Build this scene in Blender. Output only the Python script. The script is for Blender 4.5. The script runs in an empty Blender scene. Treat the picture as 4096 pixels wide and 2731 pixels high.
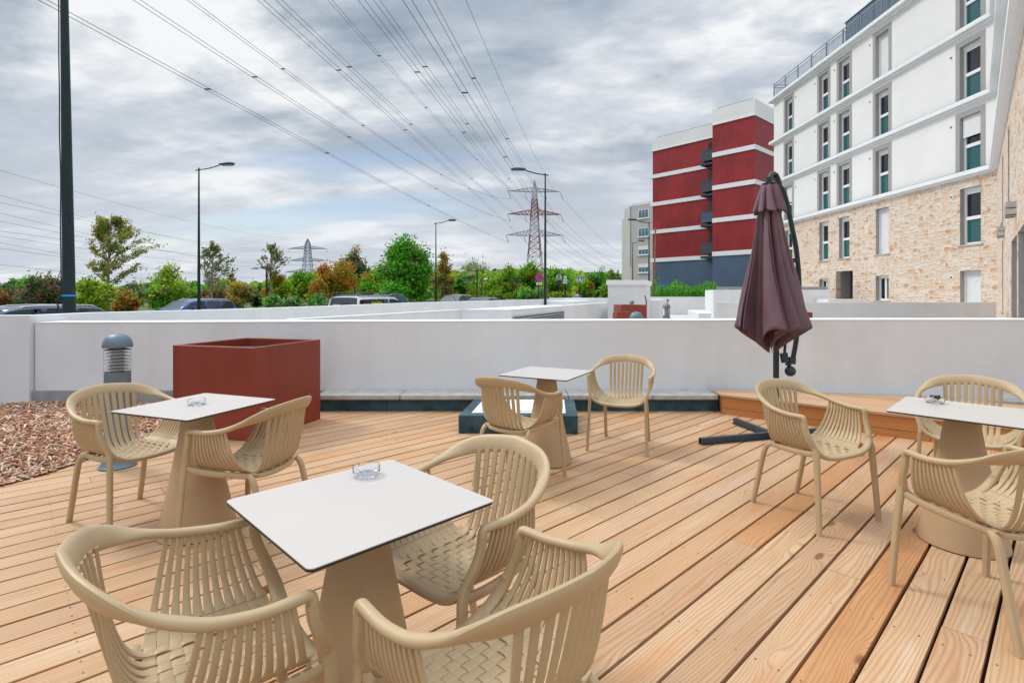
import bpy, bmesh, math, random
from mathutils import Vector, Matrix, noise
R = math.radians
scene = bpy.context.scene
col = scene.collection

# ------------------------------------------------------------------ camera
F, HOR, CX, EYE = 2125.0, 1181.0, 2048.0, 1.38      # focal length / horizon / centre in pixels of the 4096 px wide photograph
cd = bpy.data.cameras.new('camera'); cam = bpy.data.objects.new('camera', cd); col.objects.link(cam)
cd.sensor_width = 36; cd.lens = 36 * F / 4096; cd.shift_y = (HOR - 1365.5) / 4096
cd.clip_start = .05; cd.clip_end = 3000
cam.location = (0, 0, EYE); cam.rotation_euler = (R(90), 0, 0)
scene.camera = cam
scene.view_settings.view_transform = 'Standard'; scene.view_settings.look = 'None'
scene.view_settings.exposure = 0.24; scene.view_settings.gamma = 1

# ------------------------------------------------------------------ node helpers
def nodes(m):
    m.use_nodes = True; nt = m.node_tree
    return nt, nt.nodes, nt.links
def N(nt, t, **kw):
    n = nt.nodes.new(t)
    for k, v in kw.items():
        if k.startswith('i_'):
            n.inputs[int(k[2:])].default_value = v
        elif '__' in k: pass
        else: setattr(n, k, v)
    return n
def math_(nt, op, a, b=None, c=None):
    n = nt.nodes.new('ShaderNodeMath'); n.operation = op
    for i, v in enumerate((a, b, c)):
        if v is None: continue
        if isinstance(v, (int, float)): n.inputs[i].default_value = v
        else: nt.links.new(v, n.inputs[i])
    return n.outputs[0]
def ramp(nt, fac, stops, interp='LINEAR'):
    n = nt.nodes.new('ShaderNodeValToRGB'); cr = n.color_ramp; cr.interpolation = interp
    while len(cr.elements) < len(stops): cr.elements.new(.5)
    for e, (p, c) in zip(cr.elements, stops):
        e.position = p; e.color = (*c, 1) if len(c) == 3 else c
    nt.links.new(fac, n.inputs[0]); return n.outputs[0]
def mix(nt, fac, a, b, bt='MIX'):
    n = nt.nodes.new('ShaderNodeMix'); n.data_type = 'RGBA'; n.blend_type = bt
    for s, v in ((n.inputs[0], fac), (n.inputs[6], a), (n.inputs[7], b)):
        if isinstance(v, (int, float)): s.default_value = v
        elif isinstance(v, tuple): s.default_value = (*v, 1) if len(v) == 3 else v
        else: nt.links.new(v, s)
    return n.outputs[2]
def noise_(nt, vec, scale, detail=4, rough=.5, dist=0):
    n = nt.nodes.new('ShaderNodeTexNoise'); n.inputs['Scale'].default_value = scale
    n.inputs['Detail'].default_value = detail; n.inputs['Roughness'].default_value = rough
    n.inputs['Distortion'].default_value = dist
    if vec is not None: nt.links.new(vec, n.inputs['Vector'])
    return n.outputs[0]
def mapping(nt, vec, scale=(1, 1, 1), rot=(0, 0, 0), loc=(0, 0, 0)):
    n = nt.nodes.new('ShaderNodeMapping'); n.inputs['Scale'].default_value = scale
    n.inputs['Rotation'].default_value = rot; n.inputs['Location'].default_value = loc
    nt.links.new(vec, n.inputs[0]); return n.outputs[0]

# ------------------------------------------------------------------ world: bright broken overcast
SUN_AZ, SUN_EL = R(-62), R(48)          # azimuth from +Y towards +X, elevation
w = bpy.data.worlds.new('World'); scene.world = w; w.use_nodes = True
nt = w.node_tree; L = nt.links
bg = nt.nodes['Background']; bg.inputs[1].default_value = 3.0 * .84
sky = nt.nodes.new('ShaderNodeTexSky'); sky.sky_type = 'NISHITA'; sky.sun_disc = False
sky.sun_elevation = SUN_EL; sky.sun_rotation = SUN_AZ
skyc = nt.nodes.new('ShaderNodeVectorMath'); skyc.operation = 'SCALE'; skyc.inputs[3].default_value = .115
L.new(sky.outputs[0], skyc.inputs[0])
tc = nt.nodes.new('ShaderNodeTexCoord')
sep = nt.nodes.new('ShaderNodeSeparateXYZ'); L.new(tc.outputs['Generated'], sep.inputs[0])
zc = math_(nt, 'MAXIMUM', sep.outputs[2], 0.0)
zz = math_(nt, 'ADD', zc, .20)
comb = nt.nodes.new('ShaderNodeCombineXYZ')
L.new(math_(nt, 'DIVIDE', sep.outputs[0], zz), comb.inputs[0])
L.new(math_(nt, 'DIVIDE', sep.outputs[1], zz), comb.inputs[1])
p1 = mapping(nt, comb.outputs[0], (.85, 1.0, 1), (0, 0, R(24)), (3.1, .4, 0))
big = noise_(nt, p1, 1.15, 8, .56, .25)
p2 = mapping(nt, comb.outputs[0], (.8, 1.25, 1), (0, 0, R(18)), (7.7, 2.3, 0))
fine = noise_(nt, p2, 3.6, 10, .6, .2)
dens = math_(nt, 'ADD', math_(nt, 'MULTIPLY', big, .68), math_(nt, 'MULTIPLY', fine, .32))
# brightness of the cloud sheet itself
cc = ramp(nt, dens, [(.38, (.20, .27, .36)), (.45, (.30, .38, .47)), (.49, (.44, .51, .59)), (.528, (.64, .685, .745)), (.58, (.93, .945, .96))])
# brighter band low over the horizon
low = ramp(nt, sep.outputs[2], [(.0, (.55, .55, .55)), (.10, (.62, .62, .62)), (.24, (.32, .32, .32)), (.40, (.04, .04, .04)), (.6, (0, 0, 0))])
cc2 = mix(nt, low, cc, (.86, .89, .93))
# darker streaks inside the bright band, so it is still cloud
st = noise_(nt, mapping(nt, comb.outputs[0], (.45, 1.1, 1), (0, 0, R(9)), (1.3, 5.1, 0)), 2.3, 9, .6, .2)
cc3 = mix(nt, ramp(nt, st, [(.45, (0, 0, 0)), (.62, (.75, .75, .75))]), cc2, (.56, .62, .71))
# small blue gaps
gapn = noise_(nt, mapping(nt, comb.outputs[0], (.25, .9, 1), (0, 0, R(12)), (9.2, 4.4, 0)), 1.1, 5, .5)
gap = ramp(nt, gapn, [(.59, (0, 0, 0)), (.68, (.8, .8, .8))])
fin = mix(nt, gap, cc3, skyc.outputs[0])
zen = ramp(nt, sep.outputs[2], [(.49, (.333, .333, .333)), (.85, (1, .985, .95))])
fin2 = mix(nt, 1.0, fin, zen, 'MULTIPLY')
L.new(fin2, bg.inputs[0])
sd = bpy.data.lights.new('sun', 'SUN'); sd.energy = 1.5; sd.angle = R(13); sd.color = (1, .96, .9)
sun = bpy.data.objects.new('sun', sd); col.objects.link(sun)
dirv = Vector((math.sin(SUN_AZ) * math.cos(SUN_EL), math.cos(SUN_AZ) * math.cos(SUN_EL), math.sin(SUN_EL)))
sun.rotation_euler = (-dirv).to_track_quat('-Z', 'Y').to_euler()

# ------------------------------------------------------------------ materials
MATS = {}
def pmat(name, base, rough=.6, metal=0, var=.06, vscale=6, bump=0, bscale=60, spec=.5, coat=0, trans=0, ior=1.45, alpha=1, emis=None):
    m = bpy.data.materials.new(name); nt, ns, ls = nodes(m)
    b = ns['Principled BSDF']; MATS[name] = m
    tc = nt.nodes.new('ShaderNodeTexCoord')
    if var:
        n = noise_(nt, tc.outputs['Object'], vscale, 5, .6)
        lo = tuple(max(0, c * (1 - var * 1.6)) for c in base); hi = tuple(min(1, c * (1 + var * 1.6)) for c in base)
        ls.new(ramp(nt, n, [(.3, lo), (.7, hi)]), b.inputs['Base Color'])
        n2 = noise_(nt, tc.outputs['Object'], vscale * 3, 3, .6)
        ls.new(math_(nt, 'ADD', math_(nt, 'MULTIPLY', n2, .16), rough - .08), b.inputs['Roughness'])
    else:
        b.inputs['Base Color'].default_value = (*base, 1); b.inputs['Roughness'].default_value = rough
    b.inputs['Metallic'].default_value = metal; b.inputs['Specular IOR Level'].default_value = spec
    b.inputs['Coat Weight'].default_value = coat; b.inputs['Transmission Weight'].default_value = trans
    b.inputs['IOR'].default_value = ior; b.inputs['Alpha'].default_value = alpha
    if emis: b.inputs['Emission Color'].default_value = (*emis, 1); b.inputs['Emission Strength'].default_value = 1
    if bump:
        bn = nt.nodes.new('ShaderNodeBump'); bn.inputs['Strength'].default_value = bump; bn.inputs['Distance'].default_value = .01
        ls.new(noise_(nt, tc.outputs['Object'], bscale, 6, .6), bn.inputs['Height']); ls.new(bn.outputs[0], b.inputs['Normal'])
    return m
M_resin = pmat('sand_resin', (.475, .35, .205), .43, var=.03, bump=.06, bscale=400, spec=.4)
M_cone = pmat('sand_powder_coat', (.48, .33, .19), .55, var=.03, bump=.05, bscale=300)
M_top = pmat('white_laminate', (.54, .50, .468), .35, var=.012, vscale=3)
M_edge = pmat('black_core', (.02, .022, .025), .5)
M_white = pmat('white_render', (.75, .765, .785), .85, var=.035, vscale=.9, bump=.25, bscale=150)
M_wtop = pmat('white_coping', (.80, .81, .82), .7, var=.03, vscale=2)
M_fac = pmat('white_facade', (.79, .78, .77), .85, var=.02, vscale=.6, bump=.15, bscale=80)
M_mould = pmat('white_moulding', (.80, .82, .84), .6, var=.02)
M_dmetal = pmat('dark_drip_edge', (.06, .10, .14), .4)
M_sur = pmat('grey_surround', (.36, .345, .335), .8, var=.04)
M_frame = pmat('white_window_frame', (.80, .83, .85), .4, var=.01)
M_shut = pmat('white_shutter', (.78, .79, .80), .5, var=.02)
M_pane = pmat('dark_pane', (.012, .012, .02), .06, var=0, spec=.8)
M_teal = pmat('teal_pane', (.015, .105, .105), .08, var=0, spec=.8)
M_rail = pmat('grey_railing', (.30, .34, .38), .5, metal=.3)
M_scr = pmat('blue_grey_screen', (.10, .15, .21), .5)
M_conc = pmat('pale_concrete', (.46, .45, .42), .85, var=.12, vscale=9, bump=.3)
M_gconc = pmat('grey_concrete', (.33, .33, .33), .9, var=.12, vscale=5, bump=.3)
M_bit = pmat('blue_green_bitumen', (.028, .07, .09), .65, var=.35, vscale=8, bump=.5, bscale=90)
M_rust = pmat('russet_planter', (.25, .042, .02), .42, var=.05, vscale=2, bump=.05, bscale=500)
M_soil = pmat('dark_soil', (.02, .012, .01), .95)
M_boll = pmat('grey_bollard', (.14, .19, .235), .45, metal=.2, var=.05)
M_dgrey = pmat('dark_grey_metal', (.075, .085, .095), .45, metal=.3)
M_alu = pmat('bright_louvre', (.75, .77, .8), .3, metal=.7)
M_lamp = pmat('dark_green_post', (.004, .02, .023), .4, var=.2, vscale=12)
M_brn = pmat('brown_post', (.055, .025, .02), .5)
M_lens = pmat('lamp_lens', (.65, .70, .72), .2)
M_umb = pmat('mauve_brown_canvas', (.155, .085, .102), .55, var=.12, vscale=5, bump=.2, bscale=700)
M_umet = pmat('dark_green_metal', (.03, .05, .055), .4, metal=.3)
M_base = pmat('slate_metal', (.045, .065, .085), .4, metal=.3)
M_glass = pmat('clear_glass', (.95, .97, 1), .02, var=0, trans=1, ior=1.45)
M_clear = pmat('clear_tube', (.95, .97, 1), .03, var=0, trans=1, ior=1.12)
M_red = pmat('red_cladding', (.30, .018, .022), .5, var=.16, vscale=.5)
M_blue = pmat('slate_blue_cladding', (.075, .12, .19), .6, var=.1, vscale=.5)
M_beige = pmat('beige_render', (.55, .53, .50), .85, var=.05, vscale=.4)
M_pylr = pmat('red_steel', (.24, .035, .04), .5)
M_pylw = pmat('white_steel', (.42, .40, .43), .5)
M_pylg = pmat('galvanised_steel', (.16, .21, .25), .5)
M_wire = pmat('cable', (.04, .045, .06), .5, var=0)
M_ins = pmat('glass_insulator', (.10, .15, .15), .3)
M_bark = pmat('bark', (.12, .09, .07), .9, var=.3, vscale=8)
M_barkp = pmat('pale_bark', (.27, .24, .22), .9, var=.3, vscale=8)
M_asph = pmat('asphalt', (.055, .055, .06), .9, var=.2, vscale=2, bump=.3)
M_pave = pmat('paving', (.26, .25, .24), .9, var=.12, vscale=2)
M_gra = pmat('grass_ground', (.08, .11, .03), .95, var=.4, vscale=.3)
M_tyre = pmat('tyre', (.015, .015, .016), .8)
M_cglass = pmat('car_glass', (.03, .05, .06), .04, var=0, spec=.9)
M_black = pmat('black_plastic', (.012, .013, .015), .5)
M_wood2 = None
def paint(name, c): return pmat(name, c, .22, metal=.25, var=.02, coat=.6)
M_hl = pmat('head_lamp_lens', (.6, .62, .65), .1)
M_tl = pmat('tail_lamp_lens', (.35, .01, .01), .2)

def leafmat(name, tint=(1, 1, 1)):
    m = bpy.data.materials.new(name); nt, ns, ls = nodes(m); b = ns['Principled BSDF']
    a = nt.nodes.new('ShaderNodeAttribute'); a.attribute_name = 'col'
    c = mix(nt, 1.0, a.outputs[0], tint, 'MULTIPLY')
    ls.new(c, b.inputs['Base Color']); b.inputs['Roughness'].default_value = .55
    b.inputs['Specular IOR Level'].default_value = .3
    tr = nt.nodes.new('ShaderNodeBsdfTranslucent'); ls.new(c, tr.inputs[0])
    ms = nt.nodes.new('ShaderNodeMixShader'); ms.inputs[0].default_value = .45
    ls.new(b.outputs[0], ms.inputs[1]); ls.new(tr.outputs[0], ms.inputs[2])
    ls.new(ms.outputs[0], ns['Material Output'].inputs[0]); return m
M_leaf = leafmat('foliage')

def woodmat(name, light, mid, dark, edge=(.16, .06, .03)):
    """board timber. UV: u along the board (m), v across (m), both offset per board; attribute col.r random tone"""
    m = bpy.data.materials.new(name); nt, ns, ls = nodes(m); b = ns['Principled BSDF']
    uv = nt.nodes.new('ShaderNodeUVMap')
    at = nt.nodes.new('ShaderNodeAttribute'); at.attribute_name = 'col'
    sp = nt.nodes.new('ShaderNodeSeparateColor'); ls.new(at.outputs[0], sp.inputs[0])
    sv = nt.nodes.new('ShaderNodeSeparateXYZ'); ls.new(uv.outputs[0], sv.inputs[0])
    # large wandering of the growth rings along the board
    warp = noise_(nt, mapping(nt, uv.outputs[0], (.38, 3.0, 1)), 1.3, 3, .5)
    # knots
    vo = nt.nodes.new('ShaderNodeTexVoronoi'); vo.inputs['Scale'].default_value = 1; vo.inputs['Randomness'].default_value = .9
    ls.new(mapping(nt, uv.outputs[0], (2.1, 6.3, 1)), vo.inputs['Vector'])
    kd = vo.outputs['Distance']; sel = nt.nodes.new('ShaderNodeSeparateColor'); ls.new(vo.outputs['Color'], sel.inputs[0])
    has = math_(nt, 'GREATER_THAN', sel.outputs[0], .50)
    kn = math_(nt, 'MULTIPLY', math_(nt, 'POWER', 2.718, math_(nt, 'MULTIPLY', math_(nt, 'MULTIPLY', kd, kd), -20)), has)
    fld = math_(nt, 'ADD', math_(nt, 'MULTIPLY', sv.outputs[1], 34.0), math_(nt, 'MULTIPLY', warp, 6.5))
    fld = math_(nt, 'ADD', fld, math_(nt, 'MULTIPLY', kn, 2.2))
    ring = math_(nt, 'PINGPONG', math_(nt, 'MULTIPLY', fld, 3.4), 1.0)
    ringc = math_(nt, 'POWER', ring, 2.2)
    fib = noise_(nt, mapping(nt, uv.outputs[0], (3, 260, 1)), 1, 3, .6)
    blot = noise_(nt, mapping(nt, uv.outputs[0], (1.5, 5, 1)), 1.2, 4, .55)
    c = ramp(nt, math_(nt, 'ADD', math_(nt, 'MULTIPLY', blot, .6), math_(nt, 'MULTIPLY', fib, .4)), [(.3, mid), (.62, light)])
    c = mix(nt, math_(nt, 'MULTIPLY', ringc, math_(nt, 'ADD', math_(nt, 'MULTIPLY', blot, .9), .0)), c, dark)
    core = ramp(nt, kn, [(.70, (0, 0, 0)), (.86, (1, 1, 1))])
    c = mix(nt, math_(nt, 'MULTIPLY', core, .72), c, tuple(x * .5 for x in dark))
    pat = noise_(nt, mapping(nt, uv.outputs[0], (.55, 7, 1), (0, 0, 0), (3, 9, 0)), 1.4, 5, .6)
    c = mix(nt, ramp(nt, pat, [(.54, (0, 0, 0)), (.68, (.62, .62, .62))]), c, (.50, .235, .095))
    c = mix(nt, ramp(nt, pat, [(.28, (.5, .5, .5)), (.42, (0, 0, 0))]), c, (.60, .50, .42))
    tone = ramp(nt, sp.outputs[0], [(0, (.88, .82, .78)), (.2, (1, .95, .93)), (.5, (1.06, 1.05, 1.02)), (.8, (.98, .95, .90)), (.92, (1.0, .88, .74)), (1, (.95, .70, .47))])
    c = mix(nt, 1.0, c, tone, 'MULTIPLY')
    wx = noise_(nt, uv.outputs[0], 45, 3, .7)
    spk = ramp(nt, wx, [(.70, (0, 0, 0)), (.76, (1, 1, 1))])
    c = mix(nt, math_(nt, 'MULTIPLY', spk, .35), c, (.22, .13, .09))
    ls.new(c, b.inputs['Base Color']); b.inputs['Roughness'].default_value = .62; b.inputs['Specular IOR Level'].default_value = .35
    bn = nt.nodes.new('ShaderNodeBump'); bn.inputs['Strength'].default_value = .25; bn.inputs['Distance'].default_value = .002
    ls.new(math_(nt, 'ADD', fib, ringc), bn.inputs['Height']); ls.new(bn.outputs[0], b.inputs['Normal'])
    return m
M_deck = woodmat('larch_boards', (.59, .408, .255), (.46, .282, .152), (.26, .105, .045))
M_step = woodmat('orange_larch', (.56, .245, .075), (.45, .17, .045), (.26, .08, .02))

def stonemat():
    m = bpy.data.materials.new('rubble_stone'); nt, ns, ls = nodes(m); b = ns['Principled BSDF']
    uv = nt.nodes.new('ShaderNodeUVMap')
    nz = nt.nodes.new('ShaderNodeTexNoise'); nz.inputs['Scale'].default_value = 2.5; ls.new(uv.outputs[0], nz.inputs['Vector'])
    wv = nt.nodes.new('ShaderNodeVectorMath'); wv.operation = 'MULTIPLY_ADD'; ls.new(nz.outputs['Color'], wv.inputs[0])
    wv.inputs[1].default_value = (.10, .06, 0); ls.new(uv.outputs[0], wv.inputs[2])
    mp = mapping(nt, wv.outputs[0], (3.4, 6.6, 1))
    def vor(feature):
        v = nt.nodes.new('ShaderNodeTexVoronoi'); v.distance = 'CHEBYCHEV'; v.feature = feature
        v.inputs['Randomness'].default_value = .72; v.inputs['Scale'].default_value = 1; ls.new(mp, v.inputs['Vector']); return v
    v1, v2 = vor('F1'), vor('F2')
    edge = math_(nt, 'SUBTRACT', v2.outputs['Distance'], v1.outputs['Distance'])
    s = nt.nodes.new('ShaderNodeSeparateColor'); ls.new(v1.outputs['Color'], s.inputs[0])
    c = ramp(nt, s.outputs[0], [(0, (.69, .53, .39)), (.25, (.73, .60, .47)), (.45, (.65, .50, .37)), (.66, (.66, .46, .29)), (.80, (.62, .34, .14)), (.90, (.56, .24, .07)), (1, (.56, .27, .08))], 'CONSTANT')
    fn = noise_(nt, uv.outputs[0], 14, 6, .65)
    c = mix(nt, ramp(nt, fn, [(.35, (0, 0, 0)), (.7, (.5, .5, .5))]), c, (.74, .65, .56))
    mort = ramp(nt, edge, [(.06, (1, 1, 1)), (.16, (0, 0, 0))])
    c = mix(nt, math_(nt, 'MULTIPLY', mort, .85), c, (.74, .65, .57))
    ls.new(c, b.inputs['Base Color']); b.inputs['Roughness'].default_value = .9
    bn = nt.nodes.new('ShaderNodeBump'); bn.inputs['Strength'].default_value = .8; bn.inputs['Distance'].default_value = .03
    ls.new(math_(nt, 'ADD', ramp(nt, edge, [(.03, (0, 0, 0)), (.22, (1, 1, 1))]), math_(nt, 'MULTIPLY', fn, .8)), bn.inputs['Height'])
    ls.new(bn.outputs[0], b.inputs['Normal']); return m
M_stone = stonemat()

def streaks(m, dark=.90):
    nt, ns, ls = nodes(m); b = ns['Principled BSDF']; src = b.inputs['Base Color'].links[0].from_socket
    tc = nt.nodes.new('ShaderNodeTexCoord')
    s1 = noise_(nt, mapping(nt, tc.outputs['Object'], (5, 5, .35)), 1, 5, .65); s2 = noise_(nt, tc.outputs['Object'], .8, 6, .6)
    f = ramp(nt, math_(nt, 'MULTIPLY', s1, s2), [(.20, (1, 1, 1)), (.36, (dark, dark * .992, dark * .975))])
    ls.new(mix(nt, 1.0, src, f, 'MULTIPLY'), b.inputs['Base Color'])
streaks(M_white, .955); streaks(M_rust, .86); streaks(M_beige, .9); streaks(M_red, .8)

# ------------------------------------------------------------------ mesh helpers
def V(*a): return Vector(a)
class MB:
    def __init__(s): s.v = []; s.f = []; s.uv = None; s.c = None; s.cols = []; s.uvs = []
    def quad(s, a, b, c, d):
        i = len(s.v); s.v += [a, b, c, d]; s.f.append((i, i + 1, i + 2, i + 3))
    def poly(s, pts):
        i = len(s.v); s.v += pts; s.f.append(tuple(range(i, i + len(pts))))
    def hexa(s, p):     # 8 points: bottom 4 ccw, top 4 ccw
        i = len(s.v); s.v += p
        for f in ((3, 2, 1, 0), (4, 5, 6, 7), (0, 1, 5, 4), (1, 2, 6, 5), (2, 3, 7, 6), (3, 0, 4, 7)):
            s.f.append(tuple(i + k for k in f))
    def box(s, x0, y0, z0, x1, y1, z1):
        s.hexa([V(x0, y0, z0), V(x1, y0, z0), V(x1, y1, z0), V(x0, y1, z0), V(x0, y0, z1), V(x1, y0, z1), V(x1, y1, z1), V(x0, y1, z1)])
    def obox(s, c, ax, ay, az):   # centre and three half-axis vectors
        s.hexa([c - ax - ay - az, c + ax - ay - az, c + ax + ay - az, c - ax + ay - az, c - ax - ay + az, c + ax - ay + az, c + ax + ay + az, c - ax + ay + az])
    def bar(s, a, b, w, h, up=V(0, 0, 1)):
        d = (b - a); l = d.length; d = d / l
        if abs(d.dot(up)) > .98: up = V(0, 1, 0)
        x = d.cross(up).normalized(); y = x.cross(d).normalized()
        s.obox((a + b) / 2, x * w / 2, d * l / 2, y * h / 2)
    def prism(s, pts, z0, z1):
        n = len(pts); i = len(s.v)
        z0f = z0 if callable(z0) else (lambda p: z0); z1f = z1 if callable(z1) else (lambda p: z1)
        s.v += [V(p[0], p[1], z0f(p)) for p in pts] + [V(p[0], p[1], z1f(p)) for p in pts]
        s.f.append(tuple(i + k for k in reversed(range(n)))); s.f.append(tuple(i + n + k for k in range(n)))
        for k in range(n): s.f.append((i + k, i + (k + 1) % n, i + n + (k + 1) % n, i + n + k))
    def sweep(s, path, wd, th, wdir, n=8, power=2.0, closed=False, cap=True):
        """path points; wd, th half sizes (float or list); wdir list/func giving the width direction; section superellipse"""
        m = len(path); i0 = len(s.v)
        for k, p in enumerate(path):
            if closed: t = path[(k + 1) % m] - path[k - 1]
            else: t = path[min(k + 1, m - 1)] - path[max(k - 1, 0)]
            t.normalize()
            wv = wdir[k] if isinstance(wdir, list) else wdir
            wv = (wv - t * wv.dot(t)).normalized(); nv = t.cross(wv).normalized()
            a = wd[k] if isinstance(wd, list) else wd; b = th[k] if isinstance(th, list) else th
            for j in range(n):
                an = 2 * math.pi * (j + .5) / n; ca, sa = math.cos(an), math.sin(an)
                ex = 2 / power
                s.v.append(p + wv * (a * math.copysign(abs(ca) ** ex, ca)) + nv * (b * math.copysign(abs(sa) ** ex, sa)))
        for k in range(m if closed else m - 1):
            k2 = (k + 1) % m
            for j in range(n):
                j2 = (j + 1) % n
                s.f.append((i0 + k * n + j, i0 + k2 * n + j, i0 + k2 * n + j2, i0 + k * n + j2))
        if cap and not closed:
            s.f.append(tuple(i0 + j for j in range(n))); s.f.append(tuple(i0 + (m - 1) * n + j for j in reversed(range(n))))
    def tube(s, path, r, n=8, cap=True):
        t = path[-1] - path[0]
        wd = V(1, 0, 0) if abs(t.normalized().x) < .8 else V(0, 1, 0)
        s.sweep(path, r, r, wd, n, cap=cap)
    def lathe(s, prof, c=V(0, 0, 0), n=24, cap=True):
        i0 = len(s.v); m = len(prof)
        for r, z in prof:
            for j in range(n):
                a = 2 * math.pi * j / n; s.v.append(V(c.x + r * math.cos(a), c.y + r * math.sin(a), c.z + z))
        for k in range(m - 1):
            for j in range(n):
                j2 = (j + 1) % n; s.f.append((i0 + k * n + j, i0 + k * n + j2, i0 + (k + 1) * n + j2, i0 + (k + 1) * n + j))
        if cap:
            s.f.append(tuple(i0 + j for j in reversed(range(n)))); s.f.append(tuple(i0 + (m - 1) * n + j for j in range(n)))
    def build(s, name, mat, parent=None, smooth=False, bevel=0, world=False, seg=1, fixn=True):
        me = bpy.data.meshes.new(name)
        off = parent_world(parent) if (world and parent) else V(0, 0, 0)
        me.from_pydata([tuple(p - off) for p in s.v], [], s.f); me.update()
        if s.uvs:
            ul = me.uv_layers.new(name='UVMap')
            for l in range(len(me.loops)): ul.data[l].uv = s.uvs[l]
        if s.cols:
            ca = me.color_attributes.new('col', 'FLOAT_COLOR', 'CORNER')
            for l in range(len(me.loops)): ca.data[l].color = s.cols[l]
        if fixn and not s.uvs and not s.cols:
            bm = bmesh.new(); bm.from_mesh(me); bmesh.ops.recalc_face_normals(bm, faces=bm.faces); bm.to_mesh(me); bm.free()
        me.materials.append(mat)
        if smooth:
            me.polygons.foreach_set('use_smooth', [True] * len(me.polygons))
            try: me.set_sharp_from_angle(angle=R(38))
            except Exception: pass
        o = bpy.data.objects.new(name, me); col.objects.link(o)
        if parent: o.parent = parent
        if bevel:
            md = o.modifiers.new('bevel', 'BEVEL'); md.width = bevel; md.segments = seg; md.limit_method = 'ANGLE'; md.angle_limit = R(40)
        return o
def parent_world(p):
    v = V(0, 0, 0)
    while p: v = v + p.location; p = p.parent
    return v
def tag(o, label=None, cat=None, group=None, kind=None):
    if label:
        o['label'] = label
        if not 4 <= len(label.split()) <= 16: print('LABEL', len(label.split()), label)
    if cat: o['category'] = cat
    if group: o['group'] = group
    if kind: o['kind'] = kind
    return o
def thing(name, label, cat, loc=(0, 0, 0), rz=0, group=None):
    o = bpy.data.objects.new(name, None); col.objects.link(o); o.location = loc; o.rotation_euler = (0, 0, rz)
    o.empty_display_size = .2
    return tag(o, label, cat, group)
CH = {}
def children(o): return [c for c in bpy.data.objects if c.parent == o]
def dup(root, loc, rz, label, scale=None):
    r = root.copy(); col.objects.link(r); r.location = loc; r.rotation_euler = (0, 0, rz); r['label'] = label
    if scale: r.scale = scale
    for ch in children(root):
        c = ch.copy(); col.objects.link(c); c.parent = r
        for g in children(ch):
            d = g.copy(); col.objects.link(d); d.parent = c
    return r
def at(sx, Y, sy=None):          # point seen at photograph pixel (sx, sy) when it stands Y metres away
    return V((sx - CX) / F * Y, Y, EYE + (HOR - (sy if sy is not None else HOR)) / F * Y)
def gp(sx, sy, z=0):             # point of the level z seen at (sx, sy)
    Y = (EYE - z) * F / (sy - HOR); return V((sx - CX) / F * Y, Y, z)
def catmull(pts, n):
    out = []; m = len(pts)
    for i in range(m - 1):
        p0, p1, p2, p3 = pts[max(i - 1, 0)], pts[i], pts[i + 1], pts[min(i + 2, m - 1)]
        for k in range(n):
            t = k / n
            out.append(.5 * ((2 * p1) + (p2 - p0) * t + (2 * p0 - 5 * p1 + 4 * p2 - p3) * t * t + (3 * p1 - p0 - 3 * p2 + p3) * t ** 3))
    out.append(pts[-1].copy()); return out
def bez(p0, p1, p2, p3, t):
    return p0 * (1 - t) ** 3 + p1 * (3 * t * (1 - t) ** 2) + p2 * (3 * t * t * (1 - t)) + p3 * t ** 3

# ================================================================== TERRACE FLOOR
DD = V(.7254, .6884, 0); DN = V(.6884, -.7254, 0); PITCH = .1587
def clip(poly, n, d):            # keep n.p <= d
    out = []
    for i in range(len(poly)):
        a, b = poly[i], poly[(i + 1) % len(poly)]
        da, db = n.dot(a) - d, n.dot(b) - d
        if da <= 0: out.append(a)
        if da * db < 0: out.append(a + (b - a) * (da / (da - db)))
    return out
def board_mesh(mb, poly, z0, z1, udir, vdir, ou, ov, tone):
    n = len(poly); i = len(mb.v)
    mb.v += [V(p.x, p.y, z0) for p in poly] + [V(p.x, p.y, z1) for p in poly]
    fs = [tuple(i + n + k for k in range(n))] + [(i + k, i + (k + 1) % n, i + n + (k + 1) % n, i + n + k) for k in range(n)]
    for f in fs:
        mb.f.append(f)
        for vi in f:
            p = mb.v[vi]; mb.uvs.append((p.dot(udir) + ou, p.dot(vdir) + ov + p.z)); mb.cols.append((tone, 0, 0, 1))
random.seed(11)
mb = MB()
BACK = V(.0, 1, 0)
for k in range(-58, 50):
    sk0 = -.2226 + k * PITCH + .008
    u = -9 - random.random() * 3
    while u < 14:
        ln = random.choice([2.4, 3.0, 3.6, 4.2]); u1 = u + ln - .003
        s0 = sk0 + random.uniform(-.0012, .0012); s1 = sk0 + PITCH - .0145 + random.uniform(-.0012, .0012)
        poly = [DD * u + DN * s0, DD * u + DN * s1, DD * u1 + DN * s1, DD * u1 + DN * s0]
        for nn, dd_ in ((V(0, 1, 0), 6.335), (V(0, -1, 0), 2.2), (V(1, 0, 0), 6.6), (V(-1, 0, 0), 4.6)):
            poly = clip(poly, nn, dd_)
            if len(poly) < 3: break
        if len(poly) >= 3:
            if sum((poly[i].x * poly[(i + 1) % len(poly)].y - poly[(i + 1) % len(poly)].x * poly[i].y) for i in range(len(poly))) < 0: poly.reverse()
            board_mesh(mb, poly, -.03, random.uniform(-.001, .001), DD, DN, random.random() * 60, random.random() * 40, random.random())
        u += ln
deck = mb.build('wooden_deck', M_deck, bevel=.003, seg=2); tag(deck, 'pale larch deck boards laid diagonally across the terrace', kind='structure')
mb = MB(); mb.box(-8.5, -2.4, -.3, 9, 6.75, -.062); o = mb.build('deck_base', pmat('dark_subfloor', (.10, .035, .015), .9)); tag(o, kind='structure')

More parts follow.
